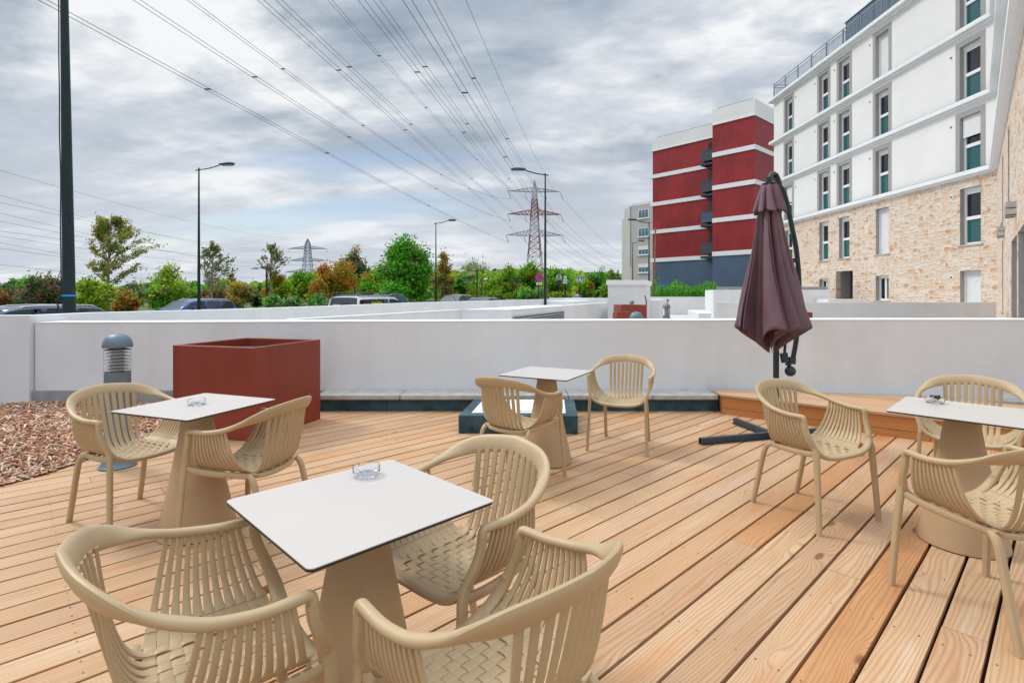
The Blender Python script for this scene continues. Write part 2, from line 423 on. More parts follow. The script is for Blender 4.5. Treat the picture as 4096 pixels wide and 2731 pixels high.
# screw heads near the camera
mb = MB()
for k in range(-30, 40):
    for q in range(-4, 12):
        for ds in (.03, PITCH - .045):
            c = DD * (q * .62 + .2) + DN * (-.2226 + k * PITCH + ds)
            if c.y < 1.2 or c.y > 4.2 or abs(c.x) > c.y * 1.02: continue
            i = len(mb.v); mb.v += [V(c.x + .0042 * math.cos(a * math.pi / 3), c.y + .0042 * math.sin(a * math.pi / 3), .0016) for a in range(6)]; mb.f.append(tuple(range(i, i + 6)))
o = mb.build('deck_screws', pmat('screw_steel', (.16, .13, .11), .4, metal=.6, var=0), fixn=False); tag(o, 'rows of small screw heads in the deck boards', kind='stuff')

# wood chip bed
CHE = [V(-4.05, 2.4, 0), V(-3.86, 3.3, 0), V(-3.709, 3.848, 0), V(-3.633, 4.006, 0), V(-3.597, 4.232, 0), V(-3.58, 4.51, 0), V(-3.5, 4.9, 0), V(-3.36, 5.3, 0), V(-2.9, 5.9, 0), V(-2.35, 6.35, 0)]
def che(y):
    for a, b in zip(CHE[:-1], CHE[1:]):
        if a.y <= y <= b.y: return a.x + (b.x - a.x) * (y - a.y) / (b.y - a.y)
    return CHE[0].x if y < CHE[0].y else CHE[-1].x
chipm = bpy.data.materials.new('wood_chips'); nt, ns, ls = nodes(chipm)
a_ = nt.nodes.new('ShaderNodeAttribute'); a_.attribute_name = 'col'; ls.new(a_.outputs[0], ns['Principled BSDF'].inputs['Base Color']); ns['Principled BSDF'].inputs['Roughness'].default_value = .8
mb = MB(); pts = [(p.x + .02, p.y) for p in CHE] + [(-2.35, 6.62), (-6.1, 6.62), (-7.8, 6.2), (-8, 2.4)]
mb.prism(pts, -.04, .012); o = mb.build('bark_soil', pmat('bark_soil', (.10, .05, .035), .95, var=.3, vscale=20, bump=.8)); tag(o, kind='structure')
mb = MB(); random.seed(5); cnt = 0
while cnt < 12500:
    y = random.uniform(2.6, 6.6); x = random.uniform(-6.2, -2.3)
    lim = che(y) + random.gauss(0, .022)
    if x > lim or x < -y * 1.05: continue
    cnt += 1
    hgt = .015 + .045 * min(1, max(0, (lim - x) / .35)) * random.random()
    l = random.uniform(.015, .055) * (1.2 if random.random() < .2 else 1); wd = random.uniform(.003, .009); th = random.uniform(.001, .003)
    ax = V(math.cos(a := random.uniform(0, math.tau)), math.sin(a), random.gauss(0, .35)).normalized()
    sd_ = ax.cross(V(random.gauss(0, .35), random.gauss(0, .35), 1)).normalized(); up = sd_.cross(ax)
    nf = len(mb.f); mb.obox(V(x, y, hgt), ax * l, sd_ * wd, up * th)
    c = random.choice([(.66, .38, .22), (.55, .28, .15), (.40, .18, .10), (.66, .48, .36), (.56, .33, .19), (.22, .10, .06), (.70, .58, .48)])
    k_ = random.uniform(.8, 1.15); mb.cols += [(c[0] * k_, c[1] * k_, c[2] * k_, 1)] * 24
o = mb.build('wood_chips', chipm, fixn=False); tag(o, 'reddish brown bark chips spread against the white wall', kind='stuff')

# ================================================================== LOW WHITE WALLS
def lerp_tab(tab, x):
    if x <= tab[0][0]: return tab[0][1]
    for (a, b), (c, d) in zip(tab[:-1], tab[1:]):
        if x <= c: return b + (d - b) * (x - a) / (c - a)
    return tab[-1][1]
def wall_poly(mb, mt, pts, th, z0, ztop, side=1):
    """continuous wall along pts; th thickness to the left of travel*side"""
    n = len(pts); offs = []
    for i in range(n):
        t = (pts[min(i + 1, n - 1)] - pts[max(i - 1, 0)]); t.z = 0; t.normalize()
        offs.append(pts[i] + V(-t.y, t.x, 0) * th * side)
    for i in range(n - 1):
        a, b, c, d = pts[i], pts[i + 1], offs[i + 1], offs[i]
        za, zb = ztop(a), ztop(b)
        q = [a, b, c, d]
        if side < 0: q = [b, a, d, c]; za, zb = zb, za
        mb.hexa([V(p.x, p.y, z0) for p in q] + [V(q[0].x, q[0].y, za), V(q[1].x, q[1].y, zb), V(q[2].x, q[2].y, zb), V(q[3].x, q[3].y, za)])
W1 = [V(-5.98, 6.66, 0), V(-3, 6.68, 0), V(2.5, 6.68, 0), V(3.75, 6.42, 0), V(5.8, 6.02, 0), V(7.0, 5.8, 0)]
zt1 = lambda p: lerp_tab([(-6, 1.043), (-1, 1.058), (2.74, 1.072), (3.75, 1.09), (5.8, 1.108)], p.x)
w1 = thing('terrace_wall', 'long low white rendered wall closing the deck behind the tables', 'wall', (0, 6.68, 0))
mb = MB(); wall_poly(mb, None, W1, .40, -.2, lambda p: zt1(p) - .012); mb.build('wall', M_white, w1, world=True)
mb = MB(); wall_poly(mb, None, [p + V(0, -.006, 0) for p in W1], .41, 1, lambda p: zt1(p))
for i_ in range(len(mb.v)):
    if abs(mb.v[i_].z - 1) < 1e-6: mb.v[i_].z = zt1(mb.v[i_]) - .0125
mb.build('coping', M_wtop, w1, world=True, bevel=.004)
mb = MB(); mb.box(-6.0, 6.63, -.05, -2.33, 6.659, .19); mb.build('footing', M_gconc, w1, world=True)
# concrete kerb with holes, and the blue-green upstand below it
k1 = thing('terrace_kerb', 'weathered concrete kerb over a blue green upstand along the white wall', 'kerb', (0, 6.4, 0))
mb = MB(); x = -2.33
random.seed(3); segs = []
while x < 2.44:
    x2 = min(x + 1.0, 2.45); mb.box(x + .003, 6.29, .142, x2 - .003, 6.677, .200); segs.append((x, x2)); x = x2
KR = [V(2.52, 6.44, 0), V(3.3, 6.34, 0), V(4.3, 6.14, 0), V(5.3, 5.94, 0), V(6.3, 5.74, 0), V(7.2, 5.58, 0)]
for a, b in zip(KR[:-1], KR[1:]):
    d = (b - a).normalized(); q = V(-d.y, d.x, 0) * .18
    a2, b2 = a + d * .003, b - d * .003
    mb.hexa([V(p.x, p.y, .15) for p in (a2, b2, b2 + q, a2 + q)] + [V(p.x, p.y, .21) for p in (a2, b2, b2 + q, a2 + q)])
mb.build('kerb_stone', M_conc, k1, world=True, bevel=.012, seg=2)
mb = MB()
for a, b in segs:
    for f_ in (.22, .78):
        c = V(a + (b - a) * f_, 6.286, .172); mb.sweep([c, c + V(0, .006, 0)], .012, .012, V(1, 0, 0), 12)
mb.build('fixing_hole', M_gconc, k1, world=True)
mb = MB(); x = -2.34
while x < 2.40:
    x2 = min(x + random.uniform(.8, 1.0), 2.46); mb.box(x, 6.338 + random.uniform(-.004, .004), -.06, x2 - .004, 6.42, .1415); x = x2
for a, b in zip(KR[:-1], KR[1:]):
    d = (b - a).normalized(); q = V(-d.y, d.x, 0) * .16; o_ = V(-d.y, d.x, 0) * .03
    mb.hexa([V(p.x, p.y, -.06) for p in (a + o_, b + o_, b + q, a + q)] + [V(p.x, p.y, .149) for p in (a + o_, b + o_, b + q, a + q)])
mb.build('upstand', M_bit, k1, world=True)

# outer boundary wall towards the street
W0 = [V(-8.2, 6.05, 0), V(-6.0, 6.60, 0), V(-5.93, 7.7, 0), V(-4.98, 9.24, 0), V(-4.25, 12.1, 0), V(-3.1, 19.0, 0), V(1.75, 33.0, 0), V(6.3, 49, 0)]
w0 = thing('boundary_wall', 'outer white wall curving away between the terrace and the parked cars', 'wall', (-5, 9, 0))
mb = MB(); wall_poly(mb, None, W0, .22, -.8, lambda p: 1.13 - .01); mb.build('wall', M_white, w0, world=True)
mb = MB(); wall_poly(mb, None, [p for p in W0], .23, 1.1202, lambda p: 1.132); mb.build('coping', M_wtop, w0, world=True)
E3 = V(.342, .94, 0); N3 = V(.94, -.342, 0)
def strip_wall(name, label, a, b, th, z1, z0=-.1, cat='wall', group=None):
    d = (b - a).normalized(); q = V(-d.y, d.x, 0) * th
    t = thing(name, label, cat, (a.x, a.y, 0), group=group)
    mb = MB(); mb.prism([(p.x, p.y) for p in (a, b, b + q, a + q)], z0, z1 - .012); mb.build('wall', M_white, t, world=True)
    q2 = q * 1.02; mb = MB(); mb.prism([(p.x, p.y) for p in (a - q * .02, b - q * .02, b + q2, a + q2)], z1 - .0118, z1); mb.build('coping', M_wtop, t, world=True)
    return t
strip_wall('divider_wall', 'thin white wall running back from the terrace wall, left of the vent box', V(-2.95, 7.10, 0), V(-1.14, 12.0, 0), .15, 1.06)
vb = thing('vent_housing', 'flat topped white housing with a metal louvre in its side', 'vent box', (-.6, 12, 0))
a = V(-1.13, 11.95, 0); b = V(-.04, 11.9, 0)
mb = MB(); mb.prism([(p.x, p.y) for p in (a, b, b + E3 * 5.6, a + E3 * 5.6)], 0, 1.048)
b2 = b + E3 * 5.6; mb.prism([(p.x, p.y) for p in (b2 + E3 * .001, b + E3 * 15, b + E3 * 15 - N3 * .2, b2 + E3 * .001 - N3 * .2)], 0, 1.048)
mb.build('housing', M_white, vb, world=True)
mb = MB(); mb.prism([(p.x, p.y) for p in (a - V(.01, .01, 0), b + V(.01, -.01, 0), b + V(.01, 0, 0) + E3 * 5.6, a + E3 * 5.6)], 1.0485, 1.06)
mb.prism([(p.x, p.y) for p in (b2 + E3 * .002, b + E3 * 15, b + E3 * 15 - N3 * .2, b2 + E3 * .002 - N3 * .2)], 1.0485, 1.06)
mb.build('coping', M_wtop, vb, world=True)
mb = MB()
for i in range(7):
    z = .47 + i * .062
    c = b + E3 * 2.42 + N3 * .02; c.z = z
    mb.obox(c, E3 * 2.2, (N3 * .03 + V(0, 0, -.022)), (N3 * .0 + V(0, 0, .004)))
mb.build('louvre', M_alu, vb, world=True)
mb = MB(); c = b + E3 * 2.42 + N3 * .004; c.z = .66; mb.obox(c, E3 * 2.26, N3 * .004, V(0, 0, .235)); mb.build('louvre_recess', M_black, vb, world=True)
mb = MB()
for z_ in (.43, .885): c = b + E3 * 2.42 + N3 * .025; c.z = z_; mb.obox(c, E3 * 2.26, N3 * .02, V(0, 0, .012))
for t_ in (.17, 2.42, 4.67): c = b + E3 * t_ + N3 * .025; c.z = .658; mb.obox(c, E3 * .015, N3 * .019, V(0, 0, .215))
mb.build('louvre_frame', M_rail, vb, world=True)
def block(name, label, pts, z1, z0=-.1, over=.0, caph=.012, cat='wall', group=None):
    c = sum((V(*p, 0) for p in pts), V(0, 0, 0)) / len(pts)
    t = thing(name, label, cat, (c.x, c.y, 0), group=group)
    mb = MB(); mb.prism(pts, z0, z1 - caph); mb.build('wall', M_white, t, world=True)
    q = [((p[0] - c.x) * (1 + over) + c.x, (p[1] - c.y) * (1 + over) + c.y) for p in pts]
    mb = MB(); mb.prism(q, z1 - caph + .0005, z1); mb.build('coping', M_wtop, t, world=True); return t
def rect(a, w_, l_):
    return [(a.x, a.y), (a.x + w_, a.y), (a.x + w_ + E3.x * l_, a.y + E3.y * l_), (a.x + E3.x * l_, a.y + E3.y * l_)]
block('low_block', 'low flat white block between the vent box and the far street wall', rect(V(1.56, 28.9, 0), 1.8, 9.4), 1.06)
pb = block('white_pillar', 'tall square white pillar with an overhanging cap above the far planters', rect(V(3.97, 22, 0), 1.53, 2.35), 2.01, over=.07, caph=.2)
block('return_wall', 'short white wall stub attached right of the capped pillar', [(6.12, 24.0), (6.69, 24.0), (8.0, 27.5), (7.4, 27.5)], 1.17)
strip_wall('planting_wall', 'far white retaining wall with tall green weeds growing behind it', V(6.8, 36.3, 0), V(13.9, 36.3, 0), .3, 1.28)
strip_wall('far_wall', 'far white wall end seen left of the capped pillar', V(2.4, 34.0, 0), V(6.6, 34.0, 0), .25, 1.22)
b5 = block('roof_block', 'large white block with grey metal flashing, partly hidden by the closed parasol', [(10.24, 27), (16.15, 27), (16.6, 30), (10.9, 30)], 1.66)
mb = MB(); x = 10.45
for x2 in (11.15, 12.9, 14.5, 16.08): mb.box(x, 27.05, 1.662, x2 - .03, 27.12, 1.815); x = x2
mb.build('flashing', M_rail, b5, world=True)
block('entrance_step', 'low white block in front of the recessed doorway of the stone facade', [(15.2, 25.5), (16.8, 25.5), (17.2, 27), (15.4, 27)], 1.19)
block('garden_wall', 'white wall in front of the stone facade, right of the closed parasol', [(5.2, 13.5), (12.3, 13.5), (12.5, 13.75), (5.3, 13.75)], 1.20)
block('low_slab', 'small pale slab on the courtyard left of the closed parasol', [(5.62, 16), (6.0, 16), (7.1, 19.5), (6.45, 19.5)], .84)

# wooden step / bench box
st_ = thing('wooden_step', 'orange timber step box along the wall behind the closed parasol', 'step', (2.45, 6.17, 0))
SA = V(2.446, 6.176, 0); SD = V(.786, -.618, 0); SN = V(.618, .786, 0)
mb = MB(); random.seed(8)
def step_board(mb, a, b, w_, z0, z1, dr, nr, tone):
    board_mesh(mb, [a, b, b + nr * w_, a + nr * w_], z0, z1, dr, nr, random.random() * 50, random.random() * 50, tone)
for z0, z1 in ((-.005, .070), (.075, .205)):
    x0 = 0
    for x1 in (1.9, 3.6, 5.4):
        p = [SA + SD * x0, SA + SD * (x1 - .003)]
        i = len(mb.v); q = [p[0], p[1], p[1] + SN * .028, p[0] + SN * .028]
        mb.v += [V(c.x, c.y, z0) for c in q] + [V(c.x, c.y, z1) for c in q]
        ou, ov, tn = random.random() * 50, random.random() * 50, random.uniform(.3, .8)
        for f in ((4, 5, 6, 7), (0, 1, 5, 4), (1, 2, 6, 5), (2, 3, 7, 6), (3, 0, 4, 7)):
            mb.f.append(tuple(i + k for k in f))
            for k in f: c = mb.v[i + k]; mb.uvs.append((c.dot(SD) + ou, c.z + c.dot(SN) + ov)); mb.cols.append((tn, 0, 0, 1))
        x0 = x1
mb.build('front_board', M_step, st_, world=True, bevel=.003, fixn=False)
mb = MB()
step_pts = [V(2.43, 6.15, 0), V(2.50, 6.44, 0), V(3.3, 6.33, 0), V(4.05, 6.17, 0), V(6.9, 5.6, 0), V(6.9, 2.65, 0)]
for k in range(9):
    s0 = -.012 + k * .147; s1 = s0 + .142
    base = SA.dot(SN)
    poly = [SA - SD * .6 + SN * s0, SA + SD * 6 + SN * s0, SA + SD * 6 + SN * s1, SA - SD * .6 + SN * s1]
    poly = clip(poly, V(0.17, .985, 0).normalized(), V(0.17, .985, 0).normalized().dot(V(2.5, 6.44, 0)) - .0)
    poly = clip(poly, V(-1, 0, 0), -2.435) if len(poly) > 2 else poly
    if len(poly) > 2: board_mesh(mb, poly, .206, .232, SD, SN, random.random() * 50, random.random() * 50, random.uniform(0, .7))
mb.build('top_board', M_deck, st_, world=True, bevel=.003, fixn=False)
mb = MB(); mb.hexa([V(2.44, 6.19, -.005), V(2.465, 6.175, -.005), V(2.545, 6.42, -.005), V(2.50, 6.42, -.005), V(2.44, 6.19, .205), V(2.465, 6.175, .205), V(2.545, 6.42, .205), V(2.50, 6.42, .205)])
mb.build('end_board', M_step, st_, world=True)

# roof hatch beside the back table
ht = thing('roof_hatch', 'low roof hatch with a blue green skirt and white lid behind the small back table', 'roof hatch', (.07, 5.75, 0))
mb = MB(); q = [V(-.537, 5.31, 0), V(.655, 5.285, 0), V(.72, 6.14, 0), V(-.44, 6.12, 0)]
mb.prism([(p.x, p.y) for p in q], -.005, .183); mb.build('skirt', M_bit, ht, world=True, bevel=.012, seg=2)
mb = MB(); c = sum(q, V(0, 0, 0)) / 4; g = [c + (p - c) * .80 for p in q]; mb.prism([(p.x, p.y) for p in g], .1835, .194); mb.build('lid', M_wtop, ht, world=True, bevel=.004)
mb = MB(); g = [c + (p - c) * .66 for p in q]
mb.prism([(p.x, p.y) for p in g], .1942, .207); mb.build('lid_panel', M_mould, ht, world=True, bevel=.006, seg=2)

# ================================================================== FURNITURE
RAILP = [V(.272, .1525, .636), V(.2722, .1495, .652), V(.2735, .140, .6605), V(.276, .118, .661), V(.281, .056, .660), V(.284, -.004, .666), V(.280, -.075, .679), V(.259, -.152, .706), V(.218, -.222, .736), V(.156, -.268, .758), V(.078, -.294, .769), V(0, -.308, .775)]
rail_half = catmull(RAILP, 5)
def rail_at_y(y):        # on the side part
    for a, b in zip(rail_half[15:-1], rail_half[16:]):
        if a.y >= y >= b.y: t = (a.y - y) / (a.y - b.y + 1e-9); return a.lerp(b, t)
    return rail_half[0].copy() if y > rail_half[0].y else rail_half[-1].copy()
def rail_at_x(x):        # on the back part
    x = abs(x)
    for a, b in zip(rail_half[35:-1], rail_half[36:]):
        if a.x >= x >= b.x: t = (a.x - x) / (a.x - b.x + 1e-9); return a.lerp(b, t)
    return rail_half[-1].copy()
Z0 = .412
def U(xfrac_t, yb, yt, rise=0):   # side profile from seat centre (t=0) to rail (t=1)
    r = rail_at_y(yt); t = xfrac_t
    z0 = Z0 + rise
    p = bez(V(0, yb, z0), V(.185, yb, z0 - .006), V(.262, yb * .62 + yt * .38, z0 + .05), V(r.x, yt, r.z - .006), t)
    return p
NI, NJ = 9, 11
XP = .034
YB = [.168 - j * .0312 for j in range(NJ)]
YT = [.104 - j * .0188 for j in range(NJ)]
def build_chair(label):
    t = thing('armchair', label, 'chair', group='slatted sand coloured armchairs on the deck')
    # arm rail: one sweep
    half = [p.copy() for p in rail_half]; full = half + [V(-p.x, p.y, p.z) for p in reversed(half[:-1])]
    m = len(full); wd, th, wdir = [], [], []
    for k, p in enumerate(full):
        f_ = max(0, min(1, (p.z - .672) / .09)); f_ = f_ * f_ * (3 - 2 * f_)
        wd.append(.0158 + .0205 * f_); th.append(.0135 - .0005 * f_)
        out = V(p.x, p.y - .02, 0).normalized()
        wdir.append((out * (1 - f_) + V(0, 0, 1) * f_ + out * .42 * f_).normalized())
    mb = MB(); mb.sweep(full, wd, th, wdir, n=16, power=2.15); mb.build('arm_rail', M_resin, t, smooth=True)
    # front frame: from arm end down and across under the seat front
    fh = catmull([V(.272, .1505, .640), V(.270, .157, .595), V(.258, .180, .53), V(.228, .200, .465), V(.170, .203, .428), (V(.09, .200, .412)), V(0, .198, .408)], 5)
    ff = fh + [V(-p.x, p.y, p.z) for p in reversed(fh[:-1])]
    mb = MB(); mb.sweep(ff, [.0160 + .006 * max(0, min(1, (.55 - p.z) / .1)) for p in ff], [.0135] * len(ff), V(0, 1, 0), n=10, power=2.8)
    mb.build('front_frame', M_resin, t, smooth=True)
    # woven seat + side slats
    seat, back = MB(), MB(); sides = {1: MB(), -1: MB()}
    for j in range(NJ):
        for s in (1, -1):
            pth, wdt = [], []
            for k in range(23):
                tt = .46 + .54 * k / 22; p = U(tt, YB[j], YT[j]); p.x *= s; pth.append(p)
                pit = .0312 + (.0188 - .0312) * k / 22; wdt.append(pit * (.45 - .125 * min(1, k / 8)))
            sides[s].sweep(pth, wdt, .0052, V(0, 1, 0), n=8, power=5)
        pth = []
        for k in range(-38, 39):
            tt = .5 * abs(k) / 38; p = U(tt, YB[j], YT[j]); p.x = math.copysign(p.x, k) if k else 0
            fade = 1 if abs(p.x) < .15 else 0
            p.z += .0026 * fade * math.tanh(2.6 * math.cos(math.pi * p.x / XP)) * (-1) ** j
            pth.append(p)
        seat.sweep(pth, .0312 * .468, .0030, V(0, 1, 0), n=8, power=6)
    def rise(x):     # height of the bowl over its middle at lateral distance x
        tt = 0
        for _ in range(30):
            if U(tt, 0, 0).x < abs(x): tt += .02
        return U(tt, 0, 0).z - Z0
    for i in range(NI):
        x = (i - (NI - 1) / 2) * XP; rz = rise(x)
        top = rail_at_x(x * 1.10)
        pth = []
        ys = [.188 - k * .0048 for k in range(70)]
        for y in ys:
            if y < -.135: break
            z = Z0 + rz - .0026 * math.tanh(2.6 * math.cos(math.pi * (YB[0] - y) / .0312)) * (-1) ** i * (1 if y > -.155 else 0)
            pth.append(V(x, y, z))
        seat.sweep(pth, XP * .468, .0030, V(1, 0, 0), n=8, power=6)
        y0 = pth[-1].y
        bk = [bez(V(x, y0 + .004, Z0 + rz), V(x * 1.02, -.200, Z0 + rz - .004), V(x * 1.05, -.225, .50 + rz * .5), V(x * 1.10, top.y + .020, top.z - .018), k / 24) for k in range(25)]
        back.sweep(bk, [XP * (.455 - .11 * min(1, k / 6)) * (1 + .06 * k / 24) for k in range(25)], .0048, V(1, 0, 0), n=8, power=5)
    # seat margins
    for s in (1, -1):
        pth = [V(s * .166, .19 - k * .013, Z0 + rise(.166) - .001) for k in range(26)]
    seat.sweep([V(x_ / 20 * .165, .182, Z0 + rise(abs(x_ / 20 * .165)) + .0005) for x_ in range(-20, 21)], .018, .004, V(0, 1, 0), n=8, power=4)
    seat.sweep([V(x_ / 20 * .185, -.168, Z0 + rise(abs(x_ / 20 * .17)) - .0075) for x_ in range(-20, 21)], .014, .007, V(0, 1, 0), n=8, power=3)
    seat.build('seat', M_resin, t, smooth=True); back.build('backrest', M_resin, t, smooth=True)
    sides[1].build('side_panel', M_resin, t, smooth=True); sides[-1].build('side_panel', M_resin, t, smooth=True)
    # side rails and rear cross beam
    mb = MB()
    for s in (1, -1):
        mb.sweep(catmull([V(s * .236, .195, .452), V(s * .232, .14, .440), V(s * .222, .04, .430), V(s * .203, -.07, .424), V(s * .180, -.145, .418)], 5), .011, .016, V(1, 0, 0), n=8, power=3)
    mb.sweep(catmull([V(.184, -.142, .419), V(.13, -.178, .410), V(.06, -.192, .405), V(0, -.195, .404), V(-.06, -.192, .405), V(-.13, -.178, .410), V(-.184, -.142, .419)], 4), .012, .012, V(0, 1, 0), n=8, power=3)
    mb.build('seat_frame', M_resin, t, smooth=True)
    for s in (1, -1):
        mb = MB(); pth = catmull([V(s * .247, .188, .515), V(s * .243, .205, .46), V(s * .246, .212, .40), V(s * .254, .227, .20), V(s * .262, .240, 0)], 5)
        mb.sweep(pth, [.0115 + .0075 * math.sin(math.pi * min(1, k / 12)) if k < 6 else .0205 - .0045 * (k - 6) / 14 for k in range(len(pth))], [.0125] * len(pth), V(0, 1, 0), n=10, power=3)
        mb.build('leg', M_resin, t, smooth=True)
        mb = MB(); pth = catmull([V(s * .150, -.115, .408), V(s * .172, -.142, .418), V(s * .188, -.172, .410), V(s * .195, -.195, .375), V(s * .198, -.215, .30), V(s * .202, -.25, .14), V(s * .205, -.283, 0)], 4)
        mb.sweep(pth, [.0155] * len(pth), [.0145] * len(pth), V(1, 0, 0), n=10, power=3)
        mb.build('leg', M_resin, t, smooth=True)
    return t
chair0 = build_chair('sand armchair left of the left table, backed by the bark chips')
chair0.location = (-2.360, 3.31, 0); chair0.rotation_euler = (0, 0, R(-114.6))
for (x, y, a, lb) in [
    (-1.498, 3.034, 76, 'sand armchair right of the left table, its back towards the russet planter'),
    (-.771, 1.396, -50.7, 'nearest armchair at bottom left, seen from above behind its curved back'),
    (-.058, 1.333, 45.3, 'nearest armchair at bottom centre, its back corner turned to the right'),
    (-.193, 1.927, 138.2, 'armchair tucked in at the far right corner of the nearest table'),
    (.051, 3.983, -33.5, 'armchair seen from behind at the small back table, left of its cone base'),
    (1.003, 4.860, 157.8, 'armchair facing the camera beside the small back table, nearest to the wall'),
    (1.911, 3.374, -156.8, 'armchair standing alone in front of the closed parasol and timber step'),
    (2.105, 2.338, 8.1, 'armchair at the right table with its back leg reaching the lower right corner'),
    (3.10, 3.60, 136, 'armchair on the far side of the right table, cut by the picture edge')]:
    dup(chair0, (x, y, 0), R(a), lb)

def rounded(w_, r, n=5):
    p = []
    for cx_, cy_, a0 in ((w_ - r, w_ - r, 0), (-w_ + r, w_ - r, 90), (-w_ + r, -w_ + r, 180), (w_ - r, -w_ + r, 270)):
        for k in range(n + 1): a = R(a0 + 90 * k / n); p.append((cx_ + r * math.cos(a), cy_ + r * math.sin(a)))
    return p
def build_table(label, loc, rz):
    t = thing('bistro_table', label, 'table', loc, rz, 'square white tables on cone bases')
    mb = MB(); mb.prism(rounded(.30, .018), .7325, .735); mb.build('table_top', M_top, t)
    mb = MB(); mb.prism(rounded(.3, .018), .7255, .7323); mb.build('top_edge', M_edge, t)
    mb = MB(); mb.lathe([(.207, .006), (.2055, .02), (.150, .28), (.097, .56), (.078, .69), (.076, .7250)], n=64); mb.build('cone_base', M_cone, t, smooth=True)
    mb = MB(); mb.lathe([(.203, 0), (.203, .0058)], n=48); mb.build('foot_ring', M_edge, t); return t
tb = build_table('nearest white square table with an empty glass ashtray at its far left corner', (-.478, 1.672, 0), R(45))
dup(tb, (-1.853, 3.13, 0), R(69.5), 'white square table left, between two armchairs in front of the russet planter')
dup(tb, (.290, 4.435, 0), R(62), 'bare white square table standing farthest back by the roof hatch')
dup(tb, (2.52, 2.975, 0), R(44.5), 'white square table at the right edge with butts in its ashtray')

def build_ash(label, loc, rz=0):
    t = thing('ashtray', label, 'ashtray', loc, rz, 'glass ashtrays on the tables')
    mb = MB(); n = 60; rows = [(.0, .002), (.034, .002), (.042, .0015), (.046, .006), (.0475, .018), (.048, .034), (.0455, .034), (.0445, .018), (.041, .008), (.0, .006)]
    i0 = 0
    for r, z in rows:
        for k in range(n):
            a = math.tau * k / n; zz_ = z
            if z > .03:
                d = min(abs((a - c + math.pi) % math.tau - math.pi) for c in (0, math.tau / 3, 2 * math.tau / 3))
                if d < .14: zz_ = z - .012 * (1 + math.cos(d / .14 * math.pi)) / 2
            mb.v.append(V(max(r, .0005) * math.cos(a), max(r, .0005) * math.sin(a), zz_))
    for q in range(len(rows) - 1):
        for k in range(n): k2 = (k + 1) % n; mb.f.append((q * n + k, q * n + k2, (q + 1) * n + k2, (q + 1) * n + k))
    mb.f.append(tuple(reversed(range(n)))); mb.f.append(tuple(range((len(rows) - 1) * n, len(rows) * n)))
    mb.build('dish', M_glass, t, smooth=True); return t
ash = build_ash('clear glass ashtray on the nearest table', (-.522, 1.905, .7352), .4)
dup(ash, (-1.865, 3.14, .7352), .9, 'clear glass ashtray on the left table, before the russet planter')
dup(ash, (2.535, 3.185, .7352), .2, 'glass ashtray holding a crumpled dark wrapper on the right table')
w_ = thing('litter', 'crumpled shiny wrapper and cigarette ends lying in the ashtray on the right table', 'litter', (2.535, 3.185, .7352 + .011))
random.seed(4)
mb = MB()
for k in range(9):
    a = random.random() * 6.28; c = V(.014 * math.cos(a), .014 * math.sin(a), .012 + random.random() * .016)
    mb.obox(c, V(random.gauss(0, .01), random.gauss(0, .01), random.gauss(0, .01)), V(random.gauss(0, .007), random.gauss(0, .007), .008), V(.001, .001, .001))
mb.build('wrapper', pmat('foil_wrapper', (.12, .16, .2), .2, metal=.8, var=.5, vscale=90), w_)
for cc_, nm in (((.85, .42, .12), 'orange_filter'), ((.75, .72, .66), 'pale_paper')):
    mb = MB()
    for k in range(3):
        a = random.random() * 6.28; c = V(random.uniform(-.02, .02), random.uniform(-.02, .02), .006 + .004 * k); d = V(math.cos(a), math.sin(a), .15) * .012
        mb.tube([c - d, c + d], .0038, 8)
    mb.build('cigarette_end', pmat(nm, cc_, .8), w_)

# planters
def planter(label, fc, ang, size, h, z=0):
    t = thing('planter', label, 'planter', (fc[0], fc[1], z), ang, 'russet box planters')
    r = size; th = .045
    mb = MB(); o_ = [(0, 0), (r, 0), (r, r), (0, r)]; i_ = [(th, th), (r - th, th), (r - th, r - th), (th, r - th)]
    b0 = len(mb.v)
    mb.v += [V(*p, 0) for p in o_] + [V(*p, h) for p in o_] + [V(*p, h) for p in i_] + [V(*p, h - .22) for p in i_]
    mb.f.append((3, 2, 1, 0))
    for k in range(4):
        k2 = (k + 1) % 4; mb.f += [(k, k2, 4 + k2, 4 + k), (4 + k, 4 + k2, 8 + k2, 8 + k), (8 + k, 8 + k2, 12 + k2, 12 + k)]
    mb.build('box', M_rust, t, bevel=.008, seg=3, fixn=False)
    mb = MB(); mb.box(th * .9, th * .9, h - .26, r - th * .9, r - th * .9, h - .085); mb.build('soil', M_soil, t); return t
planter('large empty russet box planter on the deck behind the left table', (-2.416, 4.996), R(74), .99, .888)
planter('far russet planter in front of the capped white pillar', (3.96, 19.3), R(5), .97, .95, .08)
planter('smallest russet planter, left of the far bollard domes', (3.33, 16.9), R(6), .45, .76, .08)
planter('russet planter showing just right of the closed parasol hem', (4.72, 10.0), R(3), .97, .98, .08)

